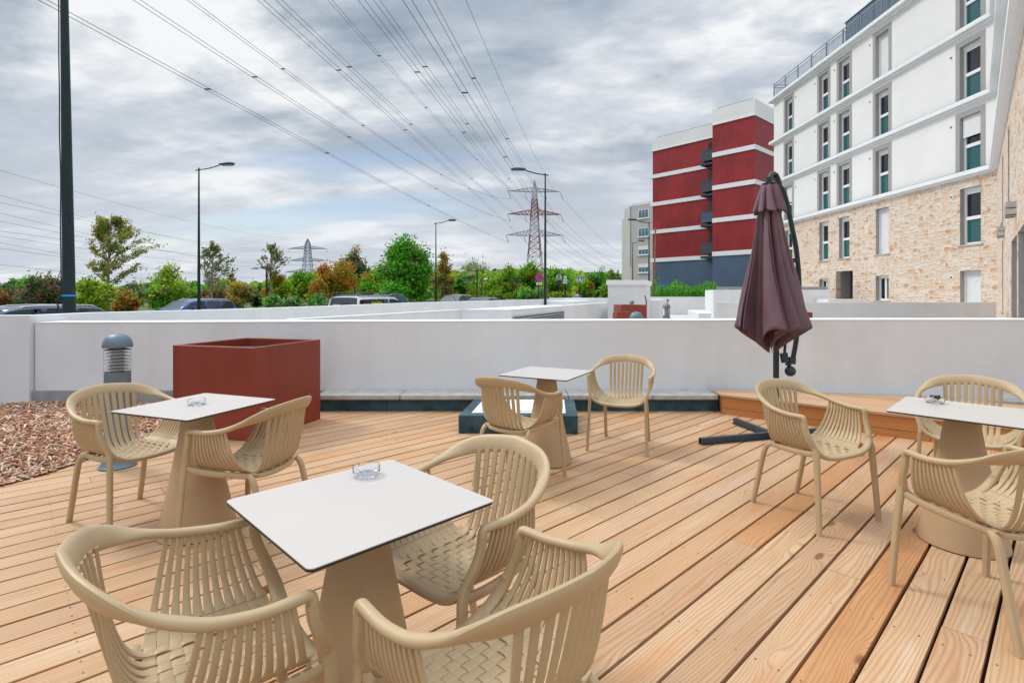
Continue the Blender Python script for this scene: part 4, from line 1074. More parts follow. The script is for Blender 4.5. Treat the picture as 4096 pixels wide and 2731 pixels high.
# ================================================================== STREET FURNITURE
def street_lamp(label, loc, rz, h=8.6, arm=1.55, r0=.09, near=False, s=1):
    t = thing('street_lamp', label, 'street lamp', loc, rz, 'tall single arm street lamps')
    mb = MB(); mb.tube([V(0, 0, 0), V(0, 0, 1.2), V(0, 0, h)], 1, 16); n = 16
    for i, v in enumerate(mb.v):
        k = i // n; r = (r0 * 1.04, r0, r0 * .42)[k]; v.x *= r; v.y *= r
    mb.lathe([(r0 * 1.25, 0), (r0 * 1.25, .5), (r0 * 1.05, .56)], n=16, cap=False)
    mb.build('pole', M_lamp, t, smooth=True)
    mb = MB(); mb.tube([V(-.18, 0, h - .12), V(.5, 0, h - .02), V(arm - .5, 0, h + .14)], .032, 8); mb.build('arm', M_lamp, t, smooth=True)
    mb = MB(); i0 = 0
    for k in range(9):
        a = math.pi * k / 8; x = arm - .52 + (1 - math.cos(a)) * .42; rr = math.sin(a) ** .7
        for j in range(12):
            b = math.tau * j / 12; zz_ = math.sin(b); mb.v.append(V(x, .15 * max(rr, .02) * math.cos(b), h + .17 + (.13 if zz_ > 0 else .05) * max(rr, .02) * zz_ + .02 * k / 8))
    for k in range(8):
        for j in range(12): mb.f.append((k * 12 + j, (k + 1) * 12 + j, (k + 1) * 12 + (j + 1) % 12, k * 12 + (j + 1) % 12))
    hd = mb.build('lamp_head', M_lamp, t, smooth=True)
    mb = MB(); mb.obox(V(arm - .08, 0, h + .125), V(.26, 0, .004), V(0, .08, 0), V(0, 0, .015)); mb.build('lamp_glass', M_lens, hd)
    if near:
        mb = MB(); mb.lathe([(r0 * 1.01, 1.96), (r0 * 1.03, 1.975), (r0 * 1.01, 1.99)], n=20, cap=False); mb.build('cable_tie', pmat('blue_tie', (.02, .25, .75), .5), t)
        mb = MB(); pth = [V((r0 - .0055 * k * .25) * 1.03 * math.cos(2.2 + .35 * math.sin(k * .5) + .02 * k), -(r0 - .0055 * k * .25) * 1.03 * abs(math.sin(2.2 + .35 * math.sin(k * .5))), 1.9 + k * .2) for k in range(26)]
        mb.tube(pth, .008, 6); mb.tube([V(-.09, -.03, 1.98), V(-.16, -.05, 1.9), V(-.12, -.05, 1.8), V(-.17, -.04, 1.74)], .012, 6); mb.build('cable', M_black, t, smooth=True)
    return t
p = at(284, 8.2); street_lamp('thick dark green lamp pole at the left with a blue tie', (p.x, p.y, -.6), 0, r0=.089, near=True)
bpy.data.objects['street_lamp'].rotation_euler = (0, R(-.9), 0)
def lamp_at(sx, Y, top, rz, label, arm=1.55):
    p = at(sx, Y, top); street_lamp(label, (p.x, p.y, gz(Y)), rz, h=p.z - gz(Y), arm=arm, r0=.082)
lamp_at(795.5, 27.5, 672, 0, 'street lamp with its arm to the right above the blue estate car', 1.55)
lamp_at(1743.5, 48, 890, 0, 'smaller street lamp in front of the large bright green tree', 1.55)
lamp_at(2181, 28.7, 693, R(180), 'street lamp with its arm to the left, in front of the red and white pylon', 1.55)
lamp_at(2596, 47.6, 888, R(180), 'taller street lamp before the pale far apartment block, arm to the left', 1.6)
lamp_at(2531, 66.7, 970, 0, 'shorter street lamp before the pale far apartment block, arm to the right', 1.2)
def path_lamp(sx, Y, top, d, label, arm=.7, double=False):
    p = at(sx, Y, top); z0 = gz(Y); h = p.z - z0
    t = thing('path_lamp', label, 'path lamp', (p.x, p.y, z0), 0, 'brown path lamps among the trees')
    mb = MB(); mb.tube([V(0, 0, 0), V(0, 0, h)], .075, 10)
    if double: mb.tube([V(-d * .4, 0, h - .12), V(d * (arm - .1), 0, h - .16)], .035, 8); mb.lathe([(.09, h - .9), (.11, h - .8), (.09, h - .7)], n=10)
    else: mb.tube([V(0, 0, h - .1), V(d * .3, 0, h + .0), V(d * (arm - .1), 0, h - .02)], .035, 8)
    mb.build('post', M_brn, t, smooth=True)
    mb = MB(); mb.lathe([(.30, -.12), (.29, -.06), (.22, .02), (.1, .07), (.001, .08)], V(d * arm, 0, h - .1), 16); mb.build('lamp_head', M_lens if not double else M_rail, t, smooth=True)
path_lamp(1066.7, 46.7, 1066, -1, 'brown path lamp with a long arm to the left, beside the bare grey tree', 1.1, True)
path_lamp(1377.5, 60, 1094, 1, 'brown path lamp with a pale head, standing behind the white van', .75)
path_lamp(1908, 52.5, 1078, -1, 'brown path lamp with a knob below its top, right of the bus', 1.3, True)
path_lamp(1927, 78, 1112, 1, 'brown path lamp with a pale head, right of the knobbed one near the bus', .6)
path_lamp(2200, 95, 1128, 1, 'pale headed path lamp just right of the tall green street lamp', .6)
path_lamp(2007, 120, 1152, -1, 'smallest path lamp under the trees left of the dark square sign', 1.2)

# signs
M_sr = pmat('sign_red', (.62, .02, .05), .4, var=.02); M_sb = pmat('sign_blue', (.02, .10, .55), .4, var=.02); M_sw = pmat('sign_white', (.75, .76, .76), .4, var=.02)
M_sk = pmat('sign_black', (.02, .02, .02), .5, var=0); M_sg = pmat('sign_back_grey', (.42, .44, .44), .5); M_sdk = pmat('sign_dark_green', (.015, .045, .05), .5)
def sign_root(sx, Y, label, top_sy, r=.035, name='road_sign'):
    p = at(sx, Y, top_sy); z0 = gz(Y); t = thing(name, label, 'road sign', (p.x, p.y, z0))
    mb = MB(); mb.tube([V(0, .03, 0), V(0, .03, p.z - z0)], r, 10); mb.build('post', M_lamp, t); return t, z0
def disc(mb, x, z, r, y0, y1, n=32): mb.sweep([V(x, y0, z), V(x, y1, z)], r, r, V(0, 0, 1), n)
def zat(sy, Y): return EYE + (HOR - sy) / F * Y
Y = 40
t, z0 = sign_root(2153, Y, 'round blue and red no stopping sign with a small white panel below', 1096, .045)
zc_ = zat(1109.5, Y) - z0; px = Y / F; xo = 4 * px
mb = MB(); disc(mb, xo, zc_, 17 * px, -.02, 0); mb.build('sign_disc', M_sr, t)
mb = MB(); disc(mb, xo, zc_, 12.6 * px, -.024, -.0205); fc = mb.build('sign_face', M_sb, t)
mb = MB()
for a in (45, -45): c = V(xo, -.027, zc_); mb.obox(c, V(math.cos(R(a)), 0, math.sin(R(a))) * 13 * px, V(0, .002, 0), V(-math.sin(R(a)), 0, math.cos(R(a))) * 1.9 * px)
mb.build('sign_cross', M_sr, t)
zp = zat(1134.5, Y) - z0
mb = MB(); mb.box(xo - 12 * px, -.02, zp - 4.8 * px, xo + 11 * px, 0, zp + 4.8 * px); mb.build('sign_panel', M_sw, t)
mb = MB()
for k in range(5): mb.box(xo - (9 - k * 2.8) * px, -.023, zp - 1.6 * px, xo - (7.6 - k * 2.8) * px, -.0205, zp + 1.8 * px)
mb.box(xo + 5.5 * px, -.023, zp - 2.8 * px, xo + 7.2 * px, -.0205, zp + 2.8 * px); mb.build('panel_text', M_sb, t)
Y = 44; px = Y / F
t, z0 = sign_root(2236, Y, 'back of a pale round sign above a dark green round one', 1097)
mb = MB(); disc(mb, 0, zat(1108, Y) - z0, 11.5 * px, -.02, 0); mb.build('sign_disc', M_sg, t)
mb = MB(); disc(mb, 0, zat(1130, Y) - z0, 10.5 * px, -.02, 0); mb.build('lower_disc', M_sdk, t)
mb = MB(); mb.box(-.04, -.03, zat(1108, Y) - z0 - .2, .04, -.0205, zat(1108, Y) - z0 + .2); mb.build('bracket', M_sdk, t)
Y = 42; px = Y / F
t, z0 = sign_root(2262, Y, 'black post carrying three small stacked white plates', 1104, .05)
for (x, y, w_2, h2, m_) in ((2261, 1109, 5.5, 5.5, M_sw), (2261, 1121.5, 8, 4, M_sw), (2260, 1131, 9, 3.5, M_sw)):
    zc_ = zat(y, Y) - z0; xc = (x - 2262) * px
    mb = MB(); mb.box(xc - w_2 * px, -.03, zc_ - h2 * px, xc + w_2 * px, -.005, zc_ + h2 * px); pl_ = mb.build('sign_plate', m_, t)
    mb = MB(); mb.box(xc - w_2 * px * .7, -.034, zc_ - h2 * px * .4, xc + w_2 * px * .7, -.0305, zc_ + h2 * px * .4); mb.build('plate_marking', pmat('pale_green_print', (.45, .62, .58), .5) if h2 > 5 else MATS['sign_back_grey'], pl_)
Y = 40; px = Y / F
t, z0 = sign_root(2320, Y, 'blue square pedestrian crossing sign with a white triangle', 1104, .045)
zc_ = zat(1116.7, Y) - z0; s_ = 11 * px
mb = MB(); mb.box(-s_, -.02, zc_ - s_ * 1.05, s_, 0, zc_ + s_ * 1.05); mb.build('sign_plate', M_sw, t, bevel=.01)
mb = MB(); mb.box(-s_ * .9, -.024, zc_ - s_ * .95, s_ * .9, -.0205, zc_ + s_ * .95); mb.build('sign_face', M_sb, t)
mb = MB(); tri = [(-s_ * .72, zc_ - s_ * .68), (s_ * .72, zc_ - s_ * .68), (0, zc_ + s_ * .72)]
mb.v += [V(a, -.028, b) for a, b in tri] + [V(a, -.0245, b) for a, b in tri]; mb.f += [(0, 1, 2), (5, 4, 3), (0, 3, 4, 1), (1, 4, 5, 2), (2, 5, 3, 0)]; mb.build('sign_triangle', M_sw, t)
mb = MB(); disc(mb, .0, zc_ + s_ * .26, s_ * .07, -.031, -.0285, 12)
for a, b in (((0, .18), (0, -.12)), ((0, .12), (-.16, -.05)), ((0, .12), (.15, -.02)), ((0, -.12), (-.14, -.42)), ((0, -.12), (.14, -.42))):
    mb.bar(V(a[0] * s_, -.030, zc_ + a[1] * s_), V(b[0] * s_, -.030, zc_ + b[1] * s_), .003, s_ * .085)
for k in range(5): mb.box((-.5 + k * .22) * s_, -.031, zc_ - .62 * s_, (-.40 + k * .22) * s_, -.0285, zc_ - .5 * s_)
mb.build('walking_figure', M_sk, t)
Y = 42; px = Y / F
t, z0 = sign_root(2067, Y, 'dark green back of a square sign left of the no stopping sign', 1114)
zc_ = zat(1123, Y) - z0
mb = MB(); mb.box(-8 * px, -.02, zc_ - 9.5 * px, 8 * px, 0, zc_ + 9.5 * px); mb.build('sign_plate', M_sdk, t, bevel=.01)
# stake with ribbon, thin pole, blue bin
p = at(2615, 37.5, 1113); sk = thing('tree_stake', 'leaning wooden stake with a red ribbon before the red panelled building', 'stake', (p.x, p.y, 1.0))
q = at(2622, 37.5, 911); mb = MB(); mb.tube([V(0, 0, 0), V(q.x - p.x, 0, q.z - 1.0)], .055, 10); mb.build('stake', pmat('weathered_stake', (.22, .14, .08), .9, var=.2), sk)
zr = at(2620, 37.5, 1055).z - 1.0; mb = MB(); mb.bar(V(.05, -.07, zr), V(-.12, -.07, zr - .32), .05, .02); mb.bar(V(.06, -.07, zr), V(.30, -.07, zr - .48), .05, .02); mb.bar(V(.0, -.07, zr + .1), V(.08, -.07, zr - .05), .06, .03)
mb.build('ribbon', pmat('red_ribbon', (.6, .01, .03), .6), sk)
p = at(2654, 39, 1136); t = thing('plastic_bin', 'small bright blue plastic bin among the weeds', 'bin', (p.x, p.y, .9))
mb = MB(); mb.box(-.13, -.1, .2, .13, .1, p.z - .9 + .1); mb.build('bin_body', pmat('blue_plastic', (.01, .22, .6), .5), t, bevel=.01); mb = MB(); mb.box(-.15, -.12, p.z - .9 + .101, .15, .12, p.z - .9 + .14); mb.build('lid', MATS['blue_plastic'], t)
p = at(2581, 20.2, 1181); t = thing('hose_end', 'thin black tube with a red tip sticking up behind the far planter', 'tube', (p.x, p.y, .9))
mb = MB(); mb.tube([V(.04, 0, 0), V(.04, 0, .25), V(0, 0, .42)], .022, 8); mb.build('tube', M_black, t); mb = MB(); mb.tube([V(0, 0, .421), V(-.02, 0, .47)], .024, 8); mb.build('tip', MATS['red_ribbon'], t)

# ================================================================== VEHICLES
def car(name, label, cat, loc, heading, Lc, Wc, H, paintm, kind='sedan', rack=False, group='cars parked along the street'):
    """local +x = front. body shell and greenhouse from one lofted grid; glass faces split off"""
    t = thing(name, label, cat, loc, heading, group)
    gh = {'sedan': [(-.46, .0), (-.33, .80), (-.20, .97), (0, 1.0), (.12, .97), (.20, .84), (.36, 0)],
          'estate': [(-.485, 0), (-.45, .62), (-.40, .90), (-.2, .99), (0, 1), (.12, .96), (.20, .82), (.355, 0)],
          'van': [(-.493, 0), (-.480, .84), (-.455, .97), (-.2, 1.0), (.08, .99), (.16, .95), (.22, .84), (.36, .0)]}[kind]
    belt = {'sedan': .62, 'estate': .62, 'van': .56}[kind] * H
    nx, nu = 56, 18
    def zr(s):
        for (a, b), (c, d) in zip(gh[:-1], gh[1:]):
            if a <= s <= c:
                f_ = (s - a) / (c - a); return b + (d - b) * f_
        return 0
    # greenhouse
    s0, s1 = gh[0][0], gh[-1][0]; grid = []
    tum = .17 if kind != 'van' else .10
    for i in range(nx + 1):
        s = s0 + (s1 - s0) * i / nx
        z = sum(zr(min(s1, max(s0, s + d))) for d in (-.012, 0, .012)) / 3
        row = []
        for j in range(nu + 1):
            v = j / nu * 2 - 1; av = abs(v)
            if av > .5: hh = (1 - av) / .5; yy = 1 - tum * hh * (z)
            else: hh = 1; yy = (1 - tum * z) * (av / .5)
            rnd = (1 - (av / .5) ** 4) * .05 if av < .5 else 0
            row.append(V(s * Lc, math.copysign(yy, v) * Wc / 2 * (.955 - .05 * (2 * s) ** 4), belt + (H - belt) * z * (min(1, hh * 1.0) * .955 + rnd * (1 if hh == 1 else 0))))
        grid.append(row)
    body, glass = MB(), MB()
    fr = gh[-2][0]; rr = gh[1][0]
    for i in range(nx):
        s = s0 + (s1 - s0) * (i + .5) / nx
        for j in range(nu):
            v = (j + .5) / nu * 2 - 1; av = abs(v); hh = (1 - av) / .5
            side = av > .5 and .10 < hh < .88 and rr + .02 < s < fr + .10 * (1 - hh) and zr(s) > .5
            pil = any(abs(s - q) < .011 for q in ((-.02, -.235) if kind != 'van' else (.02, -.2)))
            if kind == 'van' and s < -.2 and False: side = False
            fw = s > fr - .0 and av < .46 and s < s1 - .01
            rw = s < rr + .015 and av < .44 and (zr(s) > .15)
            if kind == 'van' and rw: rw = av > .03
            g = (side and not pil) or fw or rw
            q = (grid[i][j], grid[i + 1][j], grid[i + 1][j + 1], grid[i][j + 1])
            (glass if g else body).quad(*[c.copy() for c in q])
    # lower body
    prof = [(-.5, .42), (-.497, .60), (-.485, belt / H), (gh[0][0] + .01, belt / H + .012), (gh[-1][0] - .01, belt / H + .012), (.42, belt / H - .05), (.485, belt / H - .13), (.5, .38), (.495, .22), (-.49, .22)]
    rows = []
    for yy, sh in ((-1, .93), (-.97, 1.0), (-.6, 1.0), (.6, 1.0), (.97, 1.0), (1, .93)):
        rows.append([V(s * Lc * (1 if abs(yy) < .9 else .985), yy * Wc / 2 * (1 if zz_ < .5 else .985), zz_ * H * (1 if abs(yy) < .99 else (sh if zz_ > .5 else 1.03))) for s, zz_ in prof])
    n = len(prof)
    for a, b in zip(rows[:-1], rows[1:]):
        for k in range(n): body.quad(a[k].copy(), a[(k + 1) % n].copy(), b[(k + 1) % n].copy(), b[k].copy())
    body.poly([c.copy() for c in rows[0]]); body.poly([c.copy() for c in reversed(rows[-1])])
    bo = body.build('body', paintm, t, smooth=True)
    bm = bmesh.new(); bm.from_mesh(bo.data); bmesh.ops.remove_doubles(bm, verts=bm.verts, dist=.0008); bmesh.ops.recalc_face_normals(bm, faces=bm.faces); bm.to_mesh(bo.data); bm.free()
    go = glass.build('windows', M_cglass, t, smooth=True)
    bm = bmesh.new(); bm.from_mesh(go.data); bmesh.ops.remove_doubles(bm, verts=bm.verts, dist=.0008); bm.to_mesh(go.data); bm.free()
    for sx_ in (-.31, .31):
        for sy_ in (-1, 1):
            mb = MB(); c = V(sx_ * Lc, sy_ * (Wc / 2 - .09), .32); mb.sweep([c + V(0, -.1, 0), c + V(0, .1, 0)], .32, .32, V(0, 0, 1), 24); wh = mb.build('wheel', M_tyre, t, bevel=.02)
            mb = MB(); mb.sweep([c + V(0, sy_ * .098, 0), c + V(0, sy_ * .106, 0)], .2, .2, V(0, 0, 1), 20); mb.build('rim', M_alu, wh)
    for sy_ in (-1, 1):
        mb = MB(); mb.obox(V(.487 * Lc, sy_ * Wc * .36, belt * .82), V(.035, 0, 0), V(0, .16, 0), V(-.02, 0, .07)); mb.build('headlight', M_hl, t, bevel=.01)
        mb = MB(); mb.obox(V(-.492 * Lc, sy_ * Wc * .42, belt * .88), V(.03, 0, 0), V(0, .09, 0), V(0, 0, .14)); mb.build('tail_light', M_tl, t, bevel=.01)
        mb = MB(); mb.obox(V(.20 * Lc, sy_ * (Wc / 2 + .08), belt + .06), V(.05, 0, 0), V(0, .09, 0), V(0, 0, .07)); mb.build('mirror', paintm, t, bevel=.02)
        if kind == 'estate':
            mb = MB(); mb.tube(catmull([V(-.38 * Lc, sy_ * Wc * .36, H * .955), V(-.32 * Lc, sy_ * Wc * .36, H * 1.0), V(0, sy_ * Wc * .36, H * 1.012), V(.12 * Lc, sy_ * Wc * .36, H * .965)], 5), .016, 8); mb.build('roof_bar', M_alu, t, smooth=True)
    return t
def car_at(rear_sx, Y, label, Lc, Wc, H, pm, kind, away=False, name='parked_car', cat='car', z=None):
    p = at(rear_sx, Y); h = math.atan2(E3.y, E3.x)
    if not away: c = V(p.x, p.y, 0) - E3 * Lc / 2 ; ang = h + math.pi
    else: c = V(p.x, p.y, 0) + E3 * Lc / 2; ang = h
    return car(name, label, cat, (c.x, c.y, (gz(c.y) + .004) if z is None else z), ang, Lc, Wc, H, pm, kind)
car_at(400, 20.5, 'dark navy estate car with bright roof bars at the far left behind the wall', 4.7, 1.85, 1.62, paint('navy_paint', (.03, .045, .09)), 'estate')
car_at(912, 33, 'bright blue estate car parked by the left street lamp', 4.5, 1.8, 1.50, paint('blue_paint', (.03, .11, .30)), 'estate')
c3 = car_at(1175, 22.3, 'silver car roof with an aerial just left of the white van', 4.3, 1.78, 1.46, paint('silver_paint', (.42, .46, .50)), 'sedan')
mb = MB(); mb.tube([V(-.75, 0, 1.44), V(-1.1, 0, 1.78)], .006, 6); mb.build('aerial', M_black, c3)
p = V(-7.77, 22, 0) + N3 * .87
vn = car('parked_van', 'white van with a roof rack and yellow lettering on its dark side window', 'van', (p.x + E3.x * 2.15, p.y + E3.y * 2.15, gz(23) + .004), math.atan2(E3.y, E3.x), 4.3, 1.75, 1.95, paint('white_paint', (.62, .63, .64)), 'van')
for sy_ in (-1, 1):
    mb = MB(); y_ = sy_ * .66
    for (xa, xb, zl) in ((-1.95, -.3, 2.07), (-.2, 1.0, 2.10)):
        mb.tube(catmull([V(xa, y_, 1.93), V(xa + .05, y_, zl - .02), V(xa + .2, y_, zl), V(xb - .3, y_, zl), V(xb, y_, 1.95)], 5), .018, 8)
        mb.tube([V(xa, y_, 1.95), V(xb, y_, 1.96)], .016, 8)
        for k in range(3): xx = xa + .3 + k * (xb - xa - .5) / 3; mb.tube([V(xx, y_, 1.94), V(xx, y_, zl)], .010, 6)
    mb.build('roof_rack', M_dgrey, vn, smooth=True)
mb = MB()
for xx in (-1.6, -.6, .5): mb.tube([V(xx, -.68, 1.965), V(xx, .68, 1.965)], .018, 8)
mb.build('rack_crossbar', M_dgrey, vn, smooth=True)
cu_ = bpy.data.curves.new('lettering', 'FONT'); cu_.body = 'Vente-Pose'; cu_.size = .17; cu_.extrude = .004; cu_.align_x = 'CENTER'
tmp_ = bpy.data.objects.new('tmp', cu_); col.objects.link(tmp_); bpy.context.view_layer.update()
me_ = bpy.data.meshes.new_from_object(tmp_.evaluated_get(bpy.context.evaluated_depsgraph_get())); me_.materials.clear(); bpy.data.objects.remove(tmp_)
to = bpy.data.objects.new('lettering', me_); col.objects.link(to); to.parent = vn
to.location = (-.90, -.845, 1.60); to.rotation_euler = (R(90 - 9), 0, 0); to.data.materials.append(pmat('yellow_letters', (.85, .75, .03), .5, var=0))
mb = MB(); mb.obox(V(-1.13, -.826, 1.64), V(.72, 0, 0), V(0, .004, 0), V(0, .022, .14)); mb.build('window_film', M_black, vn)
for k, xx in enumerate((-.55, .30)):
    mb = MB(); mb.obox(V(-2.12, xx * 1.0, 1.52), V(.004, 0, 0), V(0, .17, 0), V(0, 0, .08)); mb.build('paper_notice', M_sw, vn)
car_at(1600, 37.5, 'teal hatchback seen past the right end of the white van', 3.9, 1.7, 1.52, paint('teal_paint', (.01, .13, .16)), 'estate', z=gz(37) + .004)
car_at(1870, 48, 'grey saloon with a wide windscreen in front of the bus', 4.4, 1.8, 1.45, paint('grey_paint', (.10, .14, .15)), 'sedan')
car_at(1978, 40, 'dark plum saloon right of the grey one, below the trees', 4.3, 1.78, 1.30, paint('plum_paint', (.05, .045, .07)), 'sedan')
car_at(2335, 78, 'far silver car under the pedestrian crossing sign', 4.3, 1.78, 1.5, MATS['silver_paint'], 'estate')
car_at(2262, 95, 'tiny red car glimpsed beside the black post with plates', 4.0, 1.7, 1.45, paint('red_paint', (.45, .01, .03)), 'sedan')

# bus
M_bg = paint('bus_green', (.03, .42, .10)); M_bw = paint('bus_white', (.7, .75, .72)); M_or = pmat('lit_display', (.9, .25, .05), .5, var=0, emis=(.9, .22, .05))
p = at(1745, 124); t = thing('city_bus', 'green and white city bus with dark windows and orange lit displays behind the trees', 'bus', (p.x, p.y, gz(124)), R(9))
mb = MB(); mb.box(0, 0, .35, 11.6, 2.5, 1.1); mb.box(0, 0, 2.35, 11.6, 2.5, 2.85); mb.box(0, .02, 1.1, 2.0, 2.48, 2.35); mb.build('body', M_bg, t, bevel=.08, seg=2)
mb = MB(); mb.box(2.0, .04, 1.1, 11.5, 2.46, 2.35); mb.build('windows', M_cglass, t)
mb = MB(); mb.box(1.2, .5, 2.86, 5.6, 2.0, 3.12); mb.box(6.4, .5, 2.86, 10.6, 2.0, 3.1); mb.build('roof_unit', M_bw, t, bevel=.1, seg=2)
mb = MB(); mb.box(-.02, .3, 1.2, -.001, 2.2, 2.3); mb.build('windscreen', M_cglass, t)
for xx in (.5, 3.4, 6.6):
    mb = MB(); mb.box(xx, -.02, 1.95, xx + 1.0, -.001 if xx < 2 else .03, 2.3); mb.build('display', M_or, t)
for xx in (2.0, 9.0):
    mb = MB(); mb.sweep([V(xx, -.02, .48), V(xx, .25, .48)], .48, .48, V(0, 0, 1), 24); wh = mb.build('wheel', M_tyre, t)
    mb = MB(); mb.sweep([V(xx, -.03, .48), V(xx, -.021, .48)], .26, .26, V(0, 0, 1), 20); mb.build('rim', M_alu, wh)

# ================================================================== POWER LINES
def pylon(name, label, P, H, levels, hw, matf, legr, bracer, arms):
    t = thing(name, label, 'pylon', (P.x, P.y, P.z))
    def half(z):
        for (a, b), (c, d) in zip(hw[:-1], hw[1:]):
            if a <= z <= c: return b + (d - b) * (z - a) / (c - a)
        return hw[-1][1]
    ms = {}
    def mbf(z):
        m = matf(z); return ms.setdefault((m.name, int((z - 1) // 7.4)), (MB(), m))[0]
    zs = [0]
    while zs[-1] < H - .5: zs.append(min(H, zs[-1] + max(1.6, half(zs[-1]) * 1.15)))
    cs = [(1, 1), (-1, 1), (-1, -1), (1, -1)]
    for a, b in zip(zs[:-1], zs[1:]):
        m = mbf((a + b) / 2); ha, hb = half(a), half(b)
        for i in range(4):
            c, d = cs[i], cs[(i + 1) % 4]
            A, B = V(c[0] * ha, c[1] * ha, a), V(c[0] * hb, c[1] * hb, b); C, D = V(d[0] * ha, d[1] * ha, a), V(d[0] * hb, d[1] * hb, b)
            m.bar(A, B, legr, legr); m.bar(A, D, bracer, bracer); m.bar(C, B, bracer, bracer); m.bar(B, D, bracer, bracer)
    for m, mt in ms.values(): m.build('lattice_mast', mt, t)
    for z, al, up in arms:
        m = MB(); h = half(z)
        for s in (1, -1):
            tip = V(s * al, 0, z + .2)
            for y in (h, -h):
                m.bar(V(s * h, y, z), tip, legr * .8, legr * .8); m.bar(V(s * h, y, z + up), tip, legr * .7, legr * .7)
            n = 6
            for k in range(n):
                f0, f1 = k / n, (k + .5) / n
                for y in (h, -h):
                    A = V(s * h, y, z).lerp(tip, f0); B = V(s * h, y, z + up).lerp(tip, f1); C = V(s * h, y, z).lerp(tip, (k + 1) / n)
                    m.bar(A, B, bracer, bracer); m.bar(B, C, bracer, bracer)
        mt = matf(z) ; m.build('cross_arm', mt, t)
        for x, dx in ((al, .9), (al * .38, .9), (-al * .38, .9), (-al, .9)):
            if name != 'red_white_pylon' and abs(x) < al * .5: continue
            m = MB()
            for k in range(12):
                q = V(x + dx * k / 11, -.2 * k / 11, z - .1 - 2.6 * k / 11); m.lathe([(.05, -.1), (.15, -.03), (.15, .03), (.05, .1)], q, 8)
            m.build('insulator', M_ins, t)
    return t
P1 = V(8.7, 205, 0); PD = 12.0
def rw(z): return M_pylr if (int((z - 1) // 7.4) % 2 == 0) else M_pylw
py1 = pylon('red_white_pylon', 'red and white lattice power pylon behind the right hand street lamp', P1, 45.6, None, [(0, 4.4), (15, 2.6), (24, 1.85), (33, 1.35), (42, .75), (45.6, .1)], rw, .22, .15, [(41.2, 10.1, 1.6), (32.4, 10.3, 1.9), (24.3, 10.9, 2.2)])
py1.rotation_euler = (0, 0, R(4))
P2 = at(1231, 400); P2.z = 0
py2 = pylon('grey_pylon', 'distant grey steel power pylon on the left half of the horizon', P2, 44.0, None, [(0, 5.5), (15, 3.6), (30, 2.2), (40, 1.6), (44, .1)], lambda z: M_pylg, .30, .18, [(36.2, 14.5, 2.2), (27.2, 14.0, 2.4), (18.5, 17.0, 2.4)])
def wires(name, label, group, a, b, sag, n=26, pair=0, r=.03, ext=1.0, spacers=()):
    """cable from a to b, parabolic, radius growing nowhere: real cable bundles"""
    t = thing(name, label, 'cable', (a.x, a.y, a.z), group=group)
    for o_ in ((-pair / 2, pair / 2) if pair else (0,)):
        mb = MB(); d = (b - a); d.z = 0; q = V(-d.y, d.x, 0).normalized() * o_
        pts = [a + (b - a) * (k / n) + q + V(0, 0, -4 * sag * (k / n) * (1 - k / n)) for k in range(n + 1)]
        mb.tube(pts, r, 5); mb.build('conductor', M_wire, t, world=True)
    for s_ in spacers:
        c = a + (b - a) * s_ + V(0, 0, -4 * sag * s_ * (1 - s_)); mb = MB(); mb.bar(c - V(pair / 2, 0, 0), c + V(pair / 2, 0, 0), .09, .09); mb.build('spacer', M_wire, t, world=True)
names = iter(['leftmost', 'second', 'third', 'fourth', 'fifth', 'sixth', 'seventh', 'eighth', 'ninth', 'tenth', 'rightmost'])
def near_pt(l, sx0, z_pix=0):
    r = (sx0 - CX) / F; Y = (8.7 + l - .145 * 205) / (r - .145); return V(r * Y, Y, EYE + (HOR - z_pix) / F * Y)
for (l, zl, sx0, pair) in [(-10.9, 21.8, 169, .5), (-10.3, 30.0, 545, .5), (-10.1, 38.6, 757, .4), (-4.1, 21.8, 1041, .5), (-3.9, 30.0, 1114, .5), (-3.8, 38.6, 1318, .4), (4.1, 21.8, 1445, .5), (3.9, 30, 1506, .5), (10.9, 21.8, 1628, .5), (10.3, 30.0, 1724, .4), (10.1, 38.6, 1863, 0)]:
    A = V(P1.x + l + .8, P1.y - .3, zl); B = near_pt(l, sx0)
    full = 1.0
    # whole span: continue to where the previous pylon stands, passing through the seen point
    tn = .52; Bf = A + (B - A) / tn; Bf.z = A.z + 1
    zline = A.z + (Bf.z - A.z) * tn; sag = (zline - B.z) / (4 * tn * (1 - tn))
    wires('overhead_cable', '%s cable fanning from the top edge down to the red and white pylon' % next(names), 'cables fanning across the sky', A, Bf, sag, n=60, pair=pair, r=.019, spacers=(.12, .3, .42, .48) if pair else ())
    t_ = V(P1.x + 95 + l, 470, zl - 4); 
    if l > -5: wires('overhead_cable', 'cable from the %s, %s tier of the red and white pylon, running right' % ('outer right' if l > 9 else 'inner right' if l > 0 else 'inner left', {21.8: 'bottom', 30.0: 'middle', 30: 'middle', 38.6: 'top'}[zl]), 'cables running right behind the pale block', A, t_, 7, n=20, pair=0, r=.045)
nm2 = ['topmost', 'second', 'third', 'fourth', 'fifth', 'sixth', 'seventh', 'eighth', 'ninth', 'lowest']
for k, (y0, (ax, az)) in enumerate([(636, (0, 44)), (737, (-14.5, 34)), (767, (14.5, 34)), (808, (-14, 25)), (843, (14, 25)), (883, (-5, 34)), (903, (5, 25)), (928, (-17, 16)), (952, (17, 16)), (1018, (-17, 15.5))]):
    A = V(P2.x + ax, P2.y, az); B = at(-30, 110, y0); B2 = A + (B - A) * 1.12
    wires('overhead_cable', '%s of the cables crossing the left edge towards the distant grey pylon' % nm2[k], 'cables running to the grey pylon', A, B2, 5, n=24, r=.030)

